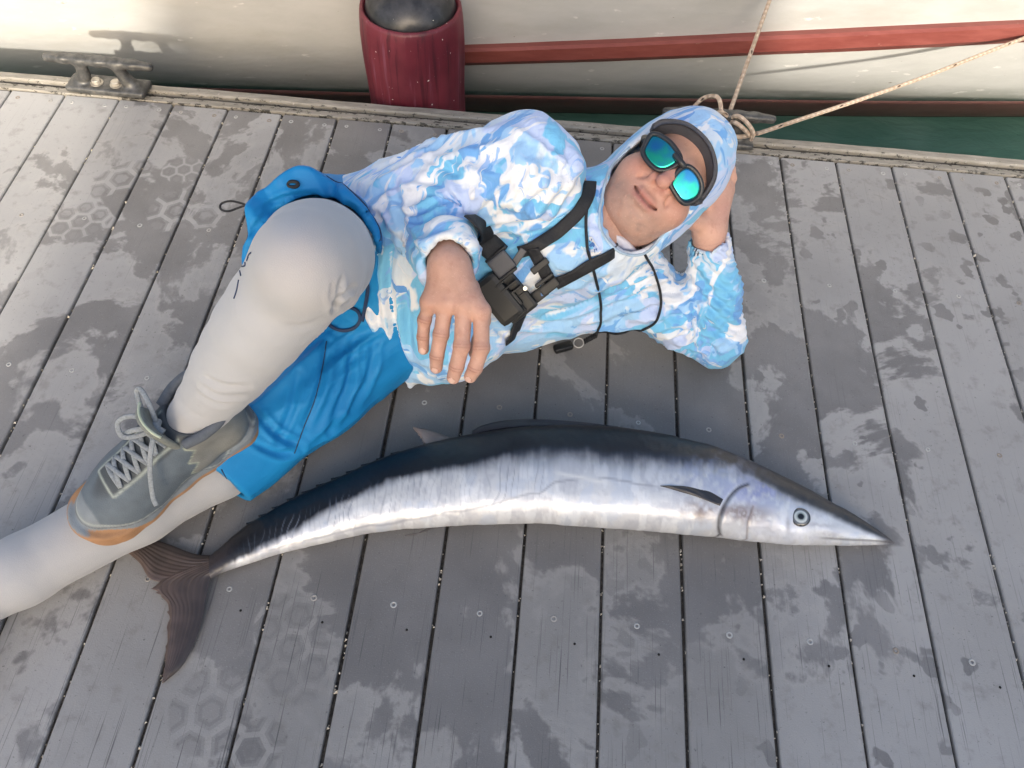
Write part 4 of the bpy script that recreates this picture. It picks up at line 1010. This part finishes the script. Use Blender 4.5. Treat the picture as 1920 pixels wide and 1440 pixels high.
dl += crease(LV, LN, [(.007, 4, [(624, 582), (640, 556), (664, 538)]), (.006, 4, [(626, 580), (632, 552), (640, 524)]), (.006, 4, [(624, 584), (655, 562), (688, 552)]), (.004, 4, [(622, 578), (622, 552), (626, 530)]), (.0035, 4, [(378, 722), (410, 742), (455, 744)]), (.0035, 4, [(374, 740), (405, 756), (445, 758)]), (.003, 4, [(382, 705), (420, 722), (468, 724)]), (.003, 5, [(600, 600), (570, 612), (540, 610)])])
LV = LV+LN*dl[:, None]
ml_ = MT('white_leggings'); nn = ml_.noise(3, detail=3)
ks_ = ml_.n('ShaderNodeSeparateColor'); ml_.T.links.new(ml_.attr(), ks_.inputs[0])
ml_.set('Base Color', ml_.mix(ml_.mix(ml_.mix((.365, .372, .392), (.41, .417, .437), nn.step(.3, .7)), (.44, .395, .375), X(ml_.T, ks_.outputs[0])*.5), (.32, .32, .325), ml_.noise(34, detail=5, rough=.7).step(.62, .8)*.5)).set('Roughness', .7).set('Sheen Weight', .2).set('Specular IOR Level', .25)
ml_.bump(ml_.noise(700, detail=1)*.35+ml_.noise(30, ml_.map((1, 1, 2.2)), detail=4)*.7, .28, .003)
kd = np.exp(-(np.linalg.norm(LV-(kneeR+vw*.06+np.array([.02, .02, 0])), axis=1)/.075)**2)*(.8+.4*fbm(LV*30, 2))
leg_o = link('leggings', mesh('leggings', LV, LF, cols=np.clip(np.c_[kd, kd, kd], 0, 1)), ml_.m, person)
lbvh = BVHTree.FromPolygons([tuple(v) for v in LV], [tuple(map(int, f)) for f in LF])

# ---------------------------------------------------------------- shorts
thR, thL = nrm(kneeR-hipR), nrm(kneeL-hipL)
RC = L(hipR, kneeR, .50); ring_n = nrm(thR+np.array([.10, -.1, 0])); HC = at(428, 908, .07)
def shorts_sdf(p):
    d = chain(p, [hipL, pelv, hipR], [.110, .112, .112], .04)
    d = smin(d, chain(p, [L(hipL, shL, .12), L(hipR, shR, .12)], [.105, .105]), .05)
    lL = chain(p, [hipL, L(hipL, kneeL, .55), L(hipL, kneeL, 1.25)+np.array([.0, .0, .005])], [.104, .094, .090], .04)
    lL = smax(lL, (p-HC)@nrm(thL+np.array([.25, -.05, 0])), .004); lL = smax(lL, -cone(p, L(hipL, kneeL, .93), L(hipL, kneeL, 1.5), .074, .082), .003)
    d = smin(d, lL, .03)
    lR = chain(p, [hipR+np.array([-.015, .015, -.02]), RC+np.array([-.017, .021, .0]), RC+thR*.2+np.array([-.017, .021, 0])], [.110, .0975, .1000], .04)
    _a = np.arctan2((p-RC)@CU, (p-RC)@CR); cut = (p-RC)@ring_n-.022*np.sin(_a*2+.8)-.007*np.sin(_a*7+1)-.004*np.sin(_a*13)
    lR = lR-(.007*np.sin(_a*3+2.2)+.005*np.sin(_a*8))*sst(-.2, .6, np.sin(_a-.4)); lR = smax(lR, cut, .004); lR = smax(lR, -cone(p, L(hipR, kneeR, .28), kneeR, .0915, .0940), .003)
    d = smin(d, lR, .02); d = smax(d, -smax(cone(p, L(hipR, kneeR, .30), kneeR, .0905, .0930), -(p-L(hipR, kneeR, .36))@thR, .004), .003)
    return smax(d, -p[:, 2]+.003, .008)
lo, hi = bounds([hipR, hipL, kneeL, RC, HC], .155); lo[2] = -.004
SV, SF = surf(shorts_sdf, lo, hi, .0040, 2); SN = normals(SV, SF)
ds = folds(SV, thL, .0085, .24, .036, at(600, 740, .12), .20, 3.)+folds(SV, at(640, 420, .4)-at(480, 420, .3), .009, .14, .026, at(510, 390, .33), .12, 4.)+folds(SV, thL, .006, .12, .022, at(660, 650, .2), .09, 6.)+folds(SV, thR, .0075, .14, .030, RC, .13, 9.)+.0020*fbm(SV*14, 3)
ds += crease(SV, SN, [(.008, 6, [(615, 645), (600, 720), (572, 795)]), (.008, 6, [(662, 640), (650, 720), (615, 805)]), (.007, 6, [(702, 640), (690, 700), (655, 765)]), (.007, 6, [(478, 772), (520, 815), (562, 835)]), (.006, 5, [(470, 828), (520, 850), (560, 842)]), (.006, 5, [(482, 402), (530, 372), (592, 362)]), (.005, 5, [(470, 440), (500, 402), (545, 382)]), (.006, 5, [(640, 372), (672, 400), (692, 440)]), (.006, 6, [(560, 700), (548, 760), (520, 830)])])
SV = SV+SN*ds[:, None]; SV[:, 2] = np.maximum(SV[:, 2], .002)
mb = MT('blue_board_cloth'); nn = mb.noise(7, detail=4)
mb.set('Base Color', mb.mix((.006, .185, .46), (.012, .235, .54), nn.step(.3, .7))).set('Roughness', .6).set('Specular IOR Level', .3)
mb.bump(mb.noise(26, mb.map((1, 1, 2)), detail=4, dist=.5)*.6+mb.noise(700, detail=1)*.08, .25, .006)
shorts = link('shorts', mesh('shorts', SV, SF), mb.m, person)
sbvh = BVHTree.FromPolygons([tuple(v) for v in SV], [tuple(map(int, f)) for f in SF])
NAVY = plain('navy_thread', (.010, .030, .085), .7); BLK = plain('black_webbing', (.012, .013, .016), .7, var=.25, sc=200, bump=.3)
def drape(bv, pts, n, lift=.0015, fall=.012, sm=2, hits=False):
    """points on the cloth under the given photo positions"""
    C = []; N_ = []
    for u, v, *_ in spline([(a, b, 0) for a, b in pts], n):
        q = at(u, v, 0); dr = nrm(q-CAM_P); h = bv.ray_cast(Vector(CAM_P), Vector(dr), 3.)
        if h[0] is None and hits: continue
        if h[0] is None or h[0].z < .004: C.append(at(u, v, fall)); N_.append((0, 0, 1.))
        else: C.append(np.array(h[0])); N_.append(np.array(h[1]))
    if len(C) < 2: return None, None
    C, N_ = np.array(C), np.array(N_)
    for _ in range(sm):
        C[1:-1] = (C[:-2]+2*C[1:-1]+C[2:])/4; N_[1:-1] = (N_[:-2]+2*N_[1:-1]+N_[2:])/4
    N_ /= np.linalg.norm(N_, axis=1)[:, None]; N_ *= np.sign((N_*vw).sum(1))[:, None]; return C+N_*lift, N_
def seam(name, pts, bv=sbvh, r=.0011, mat=NAVY, par=None, n=50, lift=.0003):
    C, N_ = drape(bv, pts, n, lift, hits=True)
    if C is None: return
    j = np.argmax(np.r_[np.linalg.norm(np.diff(C, axis=0), axis=1), .02] > .015); C = C[:j+1]
    if len(C) > 5: return link(name, mesh(name, *tube(C, r, 6), True), mat, par or shorts)
seam('hem_stitching', [(415, 880), (432, 908), (450, 934), (464, 950)]); seam('hem_stitching', [(409, 886), (424, 914), (442, 940), (454, 954)])
seam('side_seam', [(612, 640), (604, 690), (590, 750), (570, 800), (552, 850)])
e1_, e2_ = nrm(CR-thR*np.dot(CR, thR)), None; e2_ = np.cross(thR, e1_)
for back in (.007, .013):
    C = []
    for a in np.linspace(.1, 6.2, 110):
        di = e1_*math.cos(a)+e2_*math.sin(a); _a = math.atan2(np.dot(di, CU), np.dot(di, CR)); off = .022*math.sin(_a*2+.8)+.007*math.sin(_a*7+1)+.004*math.sin(_a*13)-back
        h = sbvh.ray_cast(Vector(RC+thR*off+di*.16), Vector(-di), .16)
        if h[0] is not None and np.linalg.norm(np.array(h[0])-RC) < .125: C.append(np.array(h[0])+di*.0004)
        elif len(C) > 12: link('hem_stitching', mesh('hem_stitching', *tube(np.array(C), .0010, 6), True), NAVY, shorts); C = []
        else: C = []
    if len(C) > 12: link('hem_stitching', mesh('hem_stitching', *tube(np.array(C), .0010, 6), True), NAVY, shorts)
dc = [at(464, 386, .25), at(452, 381, .24), at(432, 377, .235), at(415, 382, .23), at(414, 392, .23), at(428, 396, .235), at(446, 390, .24), at(462, 384, .25)]
link('drawcord_loop', mesh('drawcord_loop', *tube(spline(dc, 50), .0022, 8), True), BLK, shorts)
C, N_ = drape(sbvh, [(549, 346), (551, 347)], 3); link('eyelet', mesh('eyelet', *tube(np.array([C[0]+(CR*math.cos(a)*1.5+CU*math.sin(a)*.8)*.0055 for a in np.linspace(0, 2*math.pi, 24)]), .0028, 8), True), BLK, shorts)
def ribbon(C, N_, w, t=.0022):
    T = np.gradient(C, axis=0); T /= np.linalg.norm(T, axis=1)[:, None]; B = np.cross(T, N_); B /= np.linalg.norm(B, axis=1)[:, None]; N2 = np.cross(B, T)
    w = np.broadcast_to(np.asarray(w, float), (len(C),)); V = []
    for c, b, n, h in zip(C, B, N2, w):
        for x, z in ((-1, 0), (-.96, 1), (-.5, 1.15), (.5, 1.15), (.96, 1), (1, 0), (.96, -.6), (-.96, -.6)): V.append(c+b*x*h/2+n*z*t)
    k = 8; F = [(i*k+j, i*k+(j+1) % k, (i+1)*k+(j+1) % k, (i+1)*k+j) for i in range(len(C)-1) for j in range(k)]+[tuple(range(k-1, -1, -1)), tuple((len(C)-1)*k+j for j in range(k))]
    return V, F
def strap(name, pts, bv, w, mat, par, n=60, lift=.003, t=.002, sm=8, fall=.012):
    C, N_ = drape(bv, pts, n, lift, fall, sm); V, F = ribbon(C, N_, w, t); return link(name, mesh(name, V, F, True), mat, par)
strap('pocket_tape', [(690, 520), (688, 545), (684, 575), (680, 600)], sbvh, .006, NAVY, shorts, 20)
strap('pocket_edge', [(612, 600), (622, 614), (640, 620), (660, 618), (674, 605), (676, 590), (668, 578), (650, 572), (634, 576)], sbvh, .006, NAVY, shorts, 40)
# print on the side of the leggings
for pts in ([(452, 482), (449, 490), (453, 478), (457, 474)], [(446, 492), (446, 498), (440, 500)], [(436, 508), (438, 517)], [(434, 525), (430, 545), (425, 560)]):
    C, N_ = drape(lbvh, [(a+14, b) for a, b in pts], 16, .0005, .3, hits=True)
    if C is not None and len(C) > 4: link('printed_line', mesh('printed_line', *tube(C, .0010, 6), True), NAVY, leg_o)
# ---------------------------------------------------------------- shoes
def lw(p, O, A): return O+np.asarray(p)@np.asarray(A)
OUT = [(.030, .033), (.09, .034), (.15, .038), (.205, .0455), (.245, .045), (.262, .038)]
def d2(q, grow=0.):
    p = np.c_[q[:, 0], q[:, 1]-.010*sst(.15, .28, q[:, 0]), np.zeros(len(q))]
    return chain(p, [(x, 0, 0) for x, r in OUT], [r for x, r in OUT], .01)-grow
def shoe_upper(q):
    y = q[:, 1]-.008*sst(.15, .28, q[:, 0]); p = np.c_[q[:, 0], y, q[:, 2]]
    d = chain(p, [(.045, 0, .048), (.10, 0, .046), (.165, 0, .040), (.215, 0, .028), (.255, 0, .020)], [.037, .036, .041, .045, .040], .03)
    d = smin(d, chain(p, [(.040, 0, .055), (.050, 0, .120)], [.036, .039], .02), .02)
    d = smin(d, chain(p, [(.085, 0, .100), (.125, 0, .082), (.185, 0, .052)], [.036, .033, .034], .03), .03)
    d = smax(d, (q[:, 2]-.142+.30*(q[:, 0]-.05)), .006); d = smax(d, .016-q[:, 2], .003)
    d = smax(d, -cone(p, (.066, 0, .065), (.058, 0, .22), .031, .040), .006)
    return d
def shoe_sdf(q):
    toe = .016*sst(.22, .30, q[:, 0])+.006*sst(.05, .0, q[:, 0])
    sole = smax(d2(q, .0045), np.abs(q[:, 2]-.013-toe*.5)-.0135-toe*.5, .007)
    return smin(shoe_upper(q), sole, .003)
shV, shF = surf(shoe_sdf, (-.02, -.07, -.01), (.325, .08, .17), .0030, 2)
def shoe_cols(q):
    x, y, z = q.T; n = fbm(q*90, 3); n2 = fbm(q*22, 3)
    mid = np.array([.112, .138, .165]); lite = np.array([.205, .235, .262]); taupe = np.array([.215, .218, .205]); gum = np.array([.36, .20, .105]); dark = np.array([.065, .075, .085])
    c = np.tile(mid, (len(q), 1))
    mg = (z-.030-.018*sst(.19, .27, x)-.012*np.sin(x*60)*sst(.2, .16, x))                      # mudguard round the toe and side
    c = mix(c, lite, sst(.002, -.001, mg)); c = mix(c, lite, sst(.270, .274, x+.10*np.abs(y)+.25*(z-.03)))
    line = np.exp(-(mg/.0011)**2); c = mix(c, [.36, .39, .36], line*.8); line = np.exp(-((mg+.004)/.0010)**2); c = mix(c, [.05, .055, .06], line*.6)
    q4 = sst(.002, -.002, x-.105+.3*(z-.07)+.006*np.sin(z*220))*sst(.035, .04, z); c = mix(c, taupe, q4)
    e = np.exp(-((x-.105+.3*(z-.07)+.006*np.sin(z*220))/.0016)**2)*sst(.035, .04, z)*sst(.135, .12, z); c = mix(c, [.42, .47, .36], e*.8)
    c = mix(c, dark, sst(.128, .134, z+.30*(x-.05)))
    th = sst(.0225, .0205, np.abs(y-.004))*sst(.095, .10, x)*sst(.222, .218, x)*(z > .05); c = mix(c, dark, th)   # lace opening
    er = (np.exp(-((np.abs(y-.004)-.0235)/.0016)**2)*sst(.095, .10, x)*sst(.224, .22, x)+np.exp(-((x-.223)/.0016)**2)*(np.abs(y-.004) < .024))*(z > .05); c = mix(c, [.36, .40, .36], np.clip(er, 0, 1)*.85)
    s_ = d2(q, .0045); sole = sst(.0125, .0115, z-.029*sst(.215, .28, x+.3*np.abs(y-.008))-.003*sst(.05, .0, x)) ; c = mix(c, gum, sole)
    return np.clip(c*(1+.09*n+.10*n2)[:, None], 0, 1)
msh = MT('shoe_fabric'); msh.set('Base Color', msh.attr()).set('Roughness', .75).set('Specular IOR Level', .3); msh.bump(msh.voro(520)*.5+msh.noise(300, detail=3)*.5, .35, .0016)
SHC = shoe_cols(shV)
LACE = plain('lace_grey', (.235, .26, .285), .8, var=.15, sc=300, bump=.3); TONG = plain('tongue_cloth', (.17, .185, .175), .8, var=.12, sc=120, bump=.3)
tbv = BVHTree.FromPolygons([tuple(v) for v in shV], [tuple(map(int, f)) for f in shF])
def on_shoe(x, y, lift):
    h = tbv.ray_cast(Vector((x, y+.004, .3)), Vector((0, 0, -1)), .4); return np.array([x, y+.004, (h[0].z if h[0] else .1)+lift])
def shoe(O, A, parent, full=True):
    W = lambda v: O+np.asarray(v)@A
    so = link('shoe', mesh('shoe', W(shV), shF, True, cols=SHC), msh.m, parent)
    # tongue: a padded curved flap
    def tong(q):
        y = q[:, 1]-.004; r = np.sqrt((q[:, 0]-.070)**2+y**2)
        bend = q[:, 2]-.088
        d = np.abs(r-.043-.10*bend)-.0055
        d = smax(d, np.abs(y)-.032+.10*bend, .006); d = smax(d, q[:, 2]-.172+8*y*y, .006); d = smax(d, .085-q[:, 2], .004); return smax(d, .068-q[:, 0], .004)
    V, F = surf(tong, (.04, -.06, .07), (.16, .06, .19), .0028, 1); to = link('tongue', mesh('tongue', W(V), F), TONG, so)
    rim = spline([(.070+(.050)*math.cos(a), .004+(.050)*math.sin(a), .171-8*(.050*math.sin(a))**2) for a in np.linspace(-.62, .62, 9)], 30)
    link('tongue_edge', mesh('tongue_edge', *tube(W(rim), .0022, 8), True), plain('pale_green_edge', (.42, .47, .36), .7), so)
    # collar padding
    cl = spline([(.094, -.030, .122), (.062, -.038, .134), (.028, -.033, .144), (.012, .004, .150), (.028, .041, .144), (.062, .046, .134), (.094, .038, .122)], 50)
    link('collar', mesh('collar', *tube(W(cl), .0085, 12), True), plain('collar_lining', (.085, .10, .125), .85, bump=.3, sc=100), so)
    if not full: return so
    rows = [.118, .136, .154, .172, .190, .206]
    for i in range(len(rows)-1):
        for s_ in (-1, 1):
            w0, w1 = .021, .0205
            pts = [on_shoe(rows[i+1], -s_*w1, .001), on_shoe(rows[i+1]*.7+rows[i]*.3, -s_*w1*.45, .0045+(.0015 if s_ > 0 else 0)), on_shoe(rows[i+1]*.3+rows[i]*.7, s_*w0*.45, .0045+(.0015 if s_ > 0 else 0)), on_shoe(rows[i], s_*w0, .001)]
            C = W(spline(pts, 16)); link('lace', mesh('lace', *tube(C, .0038, 8, .25, up=A[2]), True), LACE, so)
    pts = [on_shoe(rows[-1], -.02, .001), on_shoe(rows[-1], 0, .004), on_shoe(rows[-1], .02, .001)]; link('lace', mesh('lace', *tube(W(spline(pts, 14)), .0038, 8, .25, up=A[2]), True), LACE, so)
    kn = on_shoe(.112, .002, .014)
    link('lace_knot', mesh('lace_knot', *tube(W(spline([kn+(-.004, -.010, 0), kn+(.002, 0, .004), kn+(-.002, .010, 0)], 12)), .0075, 10), True), LACE, so)
    def fl(name, P, n=40, w=.0038): link(name, mesh(name, *tube(W(spline([kn+np.array(p) for p in P], n)), w, 8, .22, up=A[2]+.5*A[1]), True), LACE, so)
    fl('lace_loop', [(0, 0, 0), (.015, -.022, .020), (.038, -.030, .016), (.046, -.016, .004), (.030, -.006, .002), (.004, 0, .002)])
    fl('lace_loop', [(0, 0, 0), (-.010, -.020, .024), (-.012, -.044, .030), (-.004, -.048, .024), (.004, -.024, .012), (.002, 0, .002)])
    fl('lace_end', [(0, 0, .002), (.010, .016, .014), (.026, .028, .004), (.045, .040, -.022), (.062, .055, -.050), (.066, .064, -.060)])
    fl('lace_end', [(0, 0, .002), (.014, -.004, .012), (.030, -.012, .010), (.050, -.024, -.008)])
    return so
shoe(SHO, SHM, person)
lx = nrm(np.cross((0, 0, 1.), _d)*.75+_d*.62+np.array([0, 0, .22])); lz = nrm(-_d-lx*np.dot(-_d, lx)); ly_ = np.cross(lz, lx)
shoe(ankL+_d*.115-lx*.075+np.array([0, 0, .0]), np.array([lx, ly_, lz])*SHS[:, None], person, False)

# ---------------------------------------------------------------- sunglasses
sg = tag(empty('sunglasses', tuple(hw(0, 0, .09))), 'wraparound sunglasses with mirrored blue-green lenses and dark frame on the face', 'sunglasses')
mlens = MT('mirror_lens'); lw_ = mlens.n('ShaderNodeLayerWeight'); lw_.inputs[0].default_value = .45; fc = X(mlens.T, lw_.outputs['Facing'])
lc = mlens.mix((.03, .50, .30), (.04, .24, .50), (mlens.noise(26, detail=2)+fc*.3).step(.42, .72))
mlens.set('Base Color', lc).set('Metallic', .95).set('Roughness', .06)
FRM = plain('frame_black', (.022, .024, .028), .35, var=.1)
def lens(pts, name='lens'):
    P = np.array([hxy(u, v) for u, v in pts]); c = P.mean(0); P = c+(P-c)*np.array([1.10, 1.12])
    zf = lambda x, y: .1065-3.1*x*x-1.2*(y+.005)**2
    ring = spline([(x, y, 0) for x, y in np.vstack([P, P[:1]])], 61)[:-1, :2]
    V, F = [], []; k = 60; rings = (1., .8, .55, .3)
    for layer, off in ((0, .0), (1, -.0035)):
        for s in rings:
            for x, y in c+(ring-c)*s: V.append(hw(x, y, zf(x, y)+off))
        V.append(hw(c[0], c[1], zf(*c)+off))
    n1_ = len(rings)*k+1
    for l in (0, 1):
        o = l*n1_
        for i in range(len(rings)-1):
            for j in range(k):
                f = (o+i*k+j, o+i*k+(j+1) % k, o+(i+1)*k+(j+1) % k, o+(i+1)*k+j); F.append(f if l == 0 else f[::-1])
        for j in range(k):
            f = (o+3*k+j, o+3*k+(j+1) % k, o+4*k); F.append(f if l == 0 else f[::-1])
    for j in range(k): F.append((j, n1_+j, n1_+(j+1) % k, (j+1) % k))
    me = mesh(name, V, F, True); bm = bmesh.new(); bm.from_mesh(me); bmesh.ops.recalc_face_normals(bm, faces=bm.faces); bm.to_mesh(me); bm.free()
    link(name, me, mlens.m, sg)
    C = np.array([hw(x, y, zf(x, y)-.0005) for x, y in c+(ring-c)*1.05]); return np.vstack([C, C[:2]])
c1 = lens([(1224, 257), (1231, 258), (1240, 263), (1251, 272), (1260, 283), (1267, 295), (1267, 303), (1257, 311), (1244, 316), (1231, 314), (1219, 304), (1211, 292), (1209, 282), (1213, 272), (1219, 261)])
c2 = lens([(1273, 324), (1281, 319), (1290, 320), (1300, 328), (1308, 340), (1311, 352), (1308, 364), (1298, 373), (1286, 376), (1277, 371), (1267, 358), (1261, 348), (1261, 341), (1266, 332)])
fr = [tube(c1, .0042, 10), tube(c2, .0042, 10)]
b0, b1 = hxy(1263, 306), hxy(1276, 318)
fr.append(tube(spline([hw(*hxy(1262, 292), .1075), hw(*hxy(1268, 301), .1105), hw(*hxy(1274, 309), .1115), hw(*hxy(1280, 316), .1085)], 14), .0052, 10))
fr.append(tube(spline([hw(*hxy(1212, 266), .090), hw(-.0745, .002, .070), hw(-.0735, .003, .03), hw(-.072, .002, -.01)], 24), list(np.linspace(.0090, .0055, 24)), 10, .6)); fr.append(tube(spline([hw(*hxy(1309, 366), .085), hw(.0645, .000, .064), hw(.066, .002, .03), hw(.066, .002, -.01)], 24), list(np.linspace(.0090, .0055, 24)), 10, .6))
link('frame', mesh('frame', *join(fr), True), FRM, sg)

# ---------------------------------------------------------------- chest harness with action-camera mount
hn = tag(empty('chest_harness', tuple(at(960, 540, .3))), 'black webbing chest harness with plastic camera mount worn over the hoodie', 'harness')
PLA = plain('black_plastic', (.008, .009, .010), .5, var=.15, sc=80); GRP = plain('grey_plastic', (.075, .075, .082), .5, var=.1)
strap('shoulder_strap', [(1106, 345), (1103, 365), (1092, 388), (1072, 412), (1042, 438), (1010, 458), (975, 470)], hbvh, .0225, BLK, hn, 70, .006, .0016, 40)
strap('shoulder_strap', [(1163, 462), (1140, 476), (1108, 494), (1075, 512), (1040, 531)], hbvh, .0225, BLK, hn, 50, .006, .0016, 40)
strap('chest_band', [(876, 412), (895, 434), (915, 458), (938, 482)], hbvh, .042, BLK, hn, 40, .008, .002, 30)
strap('chest_band', [(980, 560), (976, 580), (970, 600), (962, 620), (952, 640)], hbvh, .026, BLK, hn, 40, .004, .002, 10, .03)
strap('link_strap', [(1000, 462), (1012, 488), (1024, 512), (1034, 530)], hbvh, .022, BLK, hn, 30, .006, .002, 14)
def spot(u, v, lift=0.):
    C, N_ = drape(hbvh, [(u-2, v), (u+2, v)], 9, 0, sm=4); return C.mean(0)+FNN*lift
_C, _N = drape(hbvh, [(915, 470), (1000, 560)], 30, 0, sm=6); FNN = nrm(_N.mean(0)*.5+vw*.5)
def pdir(du, dv): d = CR*du-CU*dv; return nrm(d-FNN*np.dot(d, FNN))
ax1 = pdir(.60, .80); ax2 = np.cross(FNN, ax1)                    # along the plate, across it
def blk(name, u, v, l, w, h, lift, mat, bev=.003, rot=0., par=None):
    a = ax1*math.cos(rot)+ax2*math.sin(rot); b = np.cross(FNN, a); return link(name, mesh(name, *obox(spot(u, v, lift), a, b, FNN, l/2, w/2, h/2, bev), False), mat, par or hn)
mount = blk('mount_plate', 958, 552, .085, .058, .016, .012, PLA, .006)
blk('mount_back', 936, 556, .092, .050, .026, .016, PLA, .010)
blk('buckle', 941, 492, .036, .038, .012, .013, GRP, .004); blk('buckle_bar', 951, 512, .006, .042, .014, .015, PLA, .002); blk('buckle_bar', 930, 474, .005, .044, .010, .012, PLA, .002)
blk('strap_slider', 972, 480, .012, .034, .006, .012, GRP, .002, .3)
for i in range(4): blk('mount_rib', 946+i*8, 520+i*11, .004, .036, .010, .022, PLA, .0012)
blk('quick_clip', 962, 556, .030, .024, .022, .024, PLA, .003); blk('clip_lever', 975, 560, .034, .006, .030, .026, PLA, .002); blk('clip_lever', 952, 566, .034, .006, .030, .026, PLA, .002)
blk('strap_adjuster', 1030, 534, .018, .036, .012, .012, PLA, .003); blk('strap_adjuster', 1020, 522, .006, .038, .012, .013, PLA, .002); blk('strap_adjuster', 1012, 496, .012, .034, .009, .012, PLA, .002)
blk('side_clip', 1012, 548, .020, .030, .012, .012, PLA, .003)
MET = plain('bright_metal', (.55, .54, .52), .3, .8)
def dot(name, u, v, r, lift, mat): link(name, mesh(name, *tube(np.array([spot(u, v, lift-.002), spot(u, v, lift)]), r, 14), False), mat, hn)
dot('rivet', 985, 536, .0038, .020, MET); dot('rivet', 994, 470, .003, .0085, MET)
WH = plain('print_white', (.6, .62, .66), .6); BLP = plain('print_blue', (.06, .17, .42), .6)
for u, v, l, w, m_ in ((1015, 539, .007, .0012, WH), (1017, 541, .006, .0012, WH), (1016, 547, .006, .004, BLP), (1019, 547, .005, .0014, WH), (1016, 553, .0025, .0025, WH), (1019, 552, .0045, .0016, WH)):
    blk('printed_mark', u, v, l, w, .0008, .0186, m_, 0, -.55)

# white chest print on the hoodie
def patch(name, pts, mat, lift, par, t=.0006):
    C, N_ = drape(hbvh, list(pts)+[pts[0]], len(pts)*2+1, lift, sm=0); c0 = np.array([spot(u, v, 0) for u, v in pts]); nn = nrm(np.mean(N_, 0)*.5+vw*.5); k = len(pts)
    V = [p+nn*(lift+t) for p in c0]+[p+nn*(lift-t) for p in c0]; F = [tuple(range(k)), tuple(range(2*k-1, k-1, -1))]+[(j, k+j, k+(j+1) % k, (j+1) % k) for j in range(k)]
    me = mesh(name, V, F, False); bm = bmesh.new(); bm.from_mesh(me); bmesh.ops.recalc_face_normals(bm, faces=bm.faces); bm.to_mesh(me); bm.free(); return link(name, me, mat, par)
lp = patch('chest_print', [(1104, 444), (1109, 443), (1127, 473), (1117, 479), (1106, 481)], plain('print_cream', (.66, .68, .70), .7, var=.03), .0022, hoodie)
for pts in ([(1103, 461), (1111, 454), (1115, 458), (1108, 464)], [(1104, 464), (1107, 466), (1108, 478), (1105, 479)], [(1110, 461), (1114, 457), (1115, 462), (1112, 464)], [(1114, 466), (1116, 466), (1116, 473), (1115, 474)], [(1116, 466), (1119, 465), (1120, 470), (1119, 470)], [(1108, 448), (1110, 448), (1110, 451), (1108, 452)], [(1104, 452), (1106, 451), (1106, 454), (1104, 454)]):
    patch('printed_letter', pts, BLP, .0034, hoodie, .0005)

# ---------------------------------------------------------------- retainer cord with clip
rc = tag(empty('retainer_cord', tuple(at(1085, 634, .0))), 'thin black neck cord with split ring and black clip lying at the chest', 'cord')
C, N_ = drape(hbvh, [(1108, 352), (1101, 385), (1098, 420), (1100, 455), (1107, 490), (1118, 528), (1126, 565), (1127, 590), (1124, 608), (1117, 622)], 90, .0045, .02, 14); link('cord', mesh('cord', *tube(C, .0026, 8), True), BLK, rc)
C2, N_ = drape(hbvh, [(1196, 462), (1212, 485), (1226, 515), (1235, 548), (1237, 575), (1230, 598), (1214, 612), (1190, 619), (1155, 622), (1119, 625)], 110, .0045, .02, 16); link('cord', mesh('cord', *tube(C2, .0026, 8), True), BLK, rc)
zc0 = .022
co = [at(1120, 627, .034)*(1-t)+at(1096, 640, .016)*t for t in np.linspace(0, 1, 60)]
hel = np.array([p+np.array([0, math.cos(i*.75), math.sin(i*.75)])*.0052 for i, p in enumerate(co)]); link('coil', mesh('coil', *tube(hel, .0022, 6), True), BLK, rc)
rg = np.array([at(1085, 643, .014)+(CR*math.cos(a)+CU*math.sin(a)*.95)*.0105 for a in np.linspace(0, 2*math.pi, 40)]); link('split_ring', mesh('split_ring', *tube(rg, .0013, 8), True), MET, rc)
cx = nrm(at(1045, 645, 0)-at(1078, 636, 0)); link('clip', mesh('clip', *obox(at(1056, 651, .010), cx, np.cross((0, 0, 1.), cx), (0, 0, 1.), .021, .0095, .007, .005), True), PLA, rc)
